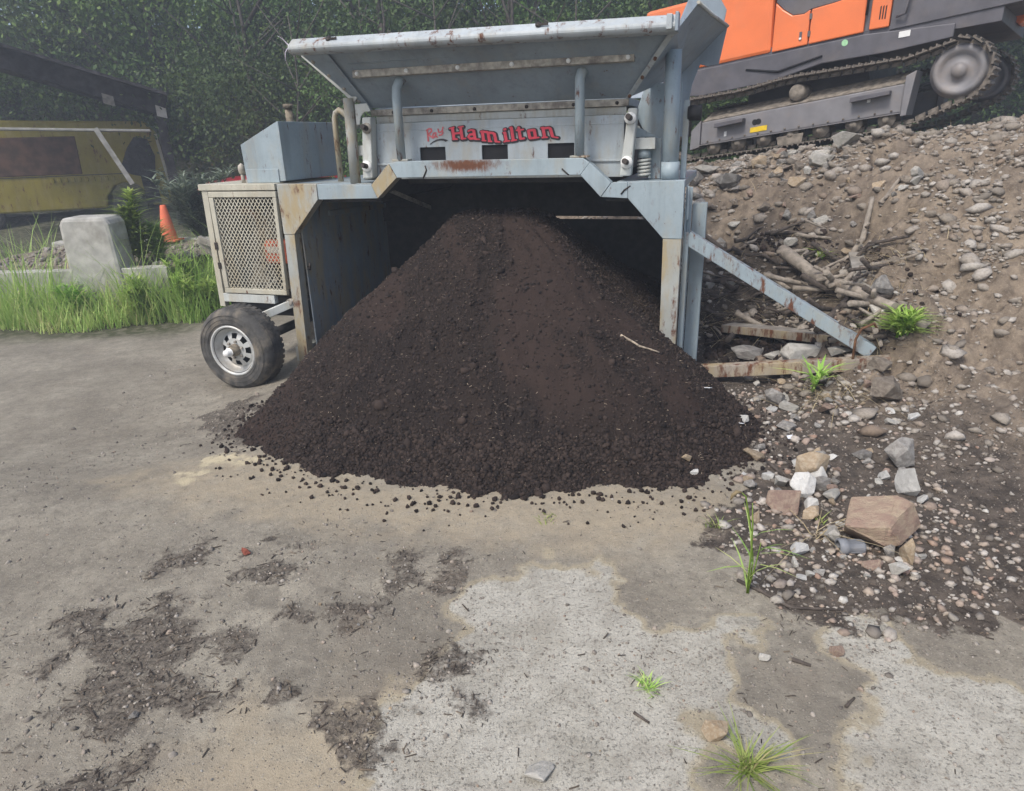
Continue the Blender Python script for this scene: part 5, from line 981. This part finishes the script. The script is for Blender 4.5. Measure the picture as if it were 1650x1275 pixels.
# the countless middling stones
def many(n, px, py, mats, lo, hi, label, group, cond):
    c = 0
    while c < n:
        x_, y_ = random.uniform(*px), random.uniform(*py)
        if not cond(x_, y_): continue
        p, mp = at(x_, y_); s = random.uniform(lo, hi) * random.uniform(.6, 1) * mp * .5
        stone(p, s * random.uniform(.9, 1.5), s, s * random.uniform(.5, .9), random.choice(mats), label, 'stone', group, .4, None, None, .25); c += 1
many(70, (1130, 1500), (200, 480), ['grey', 'pale', 'dirt', 'dirt', 'tan', 'brown'], 6, 34, 'weathered stone half sunk in the dirt bank', 'stones in the dirt bank', lambda x, y: y > 235 - (x - 1100) * .13 + random.random() ** 2 * 180)
many(78, (1105, 1400), (225, 345), ['grey', 'pale', 'grey', 'pale', 'dirt', 'tan'], 12, 34, 'broken grey stone in the stony top of the bank beside the machine post', 'stones below the excavator track', lambda x, y: y < 350 - (x - 1100) * .3 and y > 250 - (x - 1100) * .14)
many(84, (1180, 1490), (610, 940), ['grey', 'pale', 'tan', 'pale', 'white', 'brown', 'grey'], 8, 30, 'small stone lying in the dark soil right of the heap', 'small stones in the dark soil', lambda x, y: x > 1180 + abs(y - 720) * .3)
many(20, (187, 1100), (800, 1270), ['grey', 'pale', 'dirt', 'tan'], 5, 10, 'small pebble lying loose on the yard', 'pebbles on the yard', lambda x, y: not (700 < x < 1100 and random.random() < .6))
# ------------------------------------------------------------------ wood, metal and litter
M['log'] = simple('grey_barkless_wood', (.27, .235, .195), .85, 0, .3, 14, .5, .01, (.12, .10, .085), .5)
M['dstick'] = simple('dark_rotten_wood', (.075, .062, .053), .9, 0, .4, 14, .5, .01)
M['plastic'] = simple('dull_grey_plastic', (.20, .21, .23), .5, 0, .15, 12, .1, .002, (.3, .28, .26), .4)
def on(px, py, lift=0.0): p, mp = at(px, py); return p + Vector((0, 0, lift))
def branch(label, pix, rad, mat, lift=.0, cat='stick', name='stick', seg=9, knots=0):
    P = [on(a, b, lift if not isinstance(lift, (list, tuple)) else lift[i]) for i, (a, b) in enumerate(pix)]
    Q = []
    for i in range(len(P) - 1):
        for k in range(4): Q.append(P[i].lerp(P[i + 1], k / 4) + Vector(rng.normal(0, rad * .1, 3)))
    Q.append(P[-1]); n = len(Q); m = MB().tube(Q, [rad * (1 - .45 * i / n) * rng.uniform(.94, 1.06) for i in range(n)], seg)
    for k in range(knots): i = rng.integers(1, n - 1); d = Vector(rng.normal(0, 1, 3)); d.z = abs(d.z); m.tube([Q[i], Q[i] + d.normalized() * rad * 2.4], [rad * .5, rad * .25], 6)
    return tag(m.build(name, M[mat], None, 0), label, cat)
branch('long pale grey log lying down the slope above the brace', [(1258, 440), (1310, 462), (1370, 490), (1436, 528)], .064, 'log', [.2, .22, .2, .1], 'log', 'log', 12, 4)
branch('curved grey limb running up the bank above the log', [(1318, 440), (1370, 398), (1392, 372), (1402, 340)], .035, 'log', .05, 'branch', 'branch', 10, 2)
branch('thin grey stick pointing up the bank past the curved limb', [(1418, 338), (1448, 306)], .022, 'log', .04)
branch('dark branch crossing the bank right of the curved limb', [(1330, 455), (1400, 408), (1462, 385)], .02, 'dstick', .08)
branch('short stub of grey wood below the boulder among the sticks', [(1352, 478), (1384, 460)], .035, 'log', .08, 'log', 'log', 10)
branch('dark stick lying at the edge of the concrete below the seed grass', [(1188, 938), (1240, 965), (1275, 982), (1310, 984), (1358, 986)], .0085, 'dstick', .006)
branch('short dark stick on the damp ground', [(1276, 1066), (1306, 1076)], .009, 'dstick', .006)
branch('dark twig at the right concrete patch', [(1362, 1142), (1376, 1128)], .006, 'dstick', .006)
branch('pale bare stick on the heap by the right front leg', [(1000, 543), (1030, 560), (1062, 571)], .009, 'fleck', .012)
branch('dark broken branch lying on the cracked front concrete', [(1022, 1150), (1046, 1166)], .006, 'dstick', .006)
branch('brown stick by the small white cube shaped stone', [(1238, 752), (1262, 770)], .012, 'dstick', .012)
pl = MB().beam(on(1394, 492, .06), on(1378, 414, .10), .12, .03).build('plank', M['lumber'], None, .004); tag(pl, 'weathered grey plank standing up the slope behind the log', 'plank')
ch_ = empty('steel_channel', (0, 0, 0)); tag(ch_, 'rusty steel channel lying in the debris behind the brace', 'steel channel')
a, b = on(1172, 538, .10), on(1385, 566, .10); d = (b - a).normalized(); sd_ = d.cross(Vector((0, 0, 1))).normalized()
MB().beam(a, b, .16, .012).build('web', M['lumber'], ch_, .002); MB().beam(a + sd_ * .08 - Vector((0, 0, .03)), b + sd_ * .08 - Vector((0, 0, .03)), .012, .07).build('flange', M['tierust'], ch_, .002); MB().beam(a - sd_ * .08 - Vector((0, 0, .03)), b - sd_ * .08 - Vector((0, 0, .03)), .012, .07).build('flange', M['tierust'], ch_, .002)
P = [mw(1.30, .02, .22), mw(1.30, .03, .42), mw(1.33, .04, .50), mw(1.42, .1, .53), mw(1.47, .15, .46)]; tag(MB().tube(P, .010, 8).build('bent_rod', M['rust'], None, 0), 'bent rusty rod hooked over the foot of the brace', 'rod')
p, mp = at(1371, 890); pc = empty('pipe_coupling', p + Vector((0, 0, .028)), R(-10)); tag(pc, 'grey plastic pipe coupling lying among the stones', 'pipe coupling')
L = 44 * mp; r0 = 12.5 * mp
MB().lathe([(r0 * .8, -L * .5), (r0 * 1.05, -L * .5), (r0 * 1.08, -L * .2), (r0 * .9, -L * .18), (r0 * .9, L * .35), (r0 * .8, L * .42), (r0 * .2, L * .42)], (0, 0, 0), (1, .1, 0), 26).build('body', M['plastic'], pc, 0)
m = MB()
for k in range(9): a = k * .7; m.beam((-L * .1, r0 * .93 * math.cos(a), r0 * .93 * math.sin(a)), (L * .32, r0 * .93 * math.cos(a) + L * .04, r0 * .93 * math.sin(a)), .004, .004)
m.build('rib', M['plastic'], pc, 0)
M['scrap'] = simple('white_scrap', (.72, .74, .78), .6, 0, .05, 20)
for px, py, s, lab in [(1140, 629, .03, 'white scrap of plastic just below the tie beam'), (1272, 708, .028, 'small white plastic tube on the dark soil'), (1194, 686, .02, 'torn white scrap on the right flank of the heap')]:
    p, mp = at(px, py); m = MB().plate([(-s, -s * .5, .002), (s * .8, -s * .6, .006), (s, s * .5, .012), (-s * .6, s * .6, .004)], .003); o = m.build('plastic_scrap', M['scrap']); o.location = p + Vector((0, 0, .01)); o.rotation_euler = (.3, .2, rng.uniform(0, 3)); tag(o, lab, 'plastic scrap')
# loose sticks in the dark debris at the foot of the bank
sk = []
for i in range(6):
    q_ = [Vector((-.5, 0, 0)), Vector((-.2, rng.normal(0, .03), rng.normal(0, .03))), Vector((.15, rng.normal(0, .04), rng.normal(0, .04))), Vector((.5, 0, 0))]
    o = MB().tube(q_, [.03, .028, .022, .012], 7).build('stick', M['dstick' if i % 2 else 'log'], None, 0); sk.append(o.data); bpy.data.objects.remove(o)
for k in range(105):
    px, py = random.uniform(1135, 1440), random.uniform(385, 560)
    if px < 1140 + (py - 380) * .1: continue
    p, mp = at(px, py); o = bpy.data.objects.new('stick', sk[random.randrange(6)]); COL.objects.link(o); s = random.uniform(.2, .75)
    o.location = p + Vector((0, 0, random.uniform(.0, .07))); o.scale = (s, s * 1.25, s * 1.25); o.rotation_euler = (random.uniform(-.3, .3), random.uniform(-.5, .5), random.uniform(-1.2, 1.2)); tag(o, 'weathered stick in the tangled debris behind the brace', 'stick', 'sticks in the debris')

# ------------------------------------------------------------------ air: even haze volume, also standing in for lens glare
hz = MB().box(-44, 44, -7, 76, -1.6, 34).build('haze', simple('haze_air', (.8, .8, .8)), None, 0); tag(hz, 'thin pale haze added over the yard in place of lens glare', 'haze', kind='stuff')
hm = bpy.data.materials.new('haze_volume'); hm.use_nodes = True; ht = hm.node_tree; ht.nodes.clear()
ho = ht.nodes.new('ShaderNodeOutputMaterial'); hv = ht.nodes.new('ShaderNodeVolumePrincipled'); hv.inputs['Color'].default_value = (.80, .88, 1.0, 1); hv.inputs['Density'].default_value = .0088; hv.inputs['Anisotropy'].default_value = .25
ht.links.new(hv.outputs[0], ho.inputs['Volume']); hz.data.materials.clear(); hz.data.materials.append(hm)
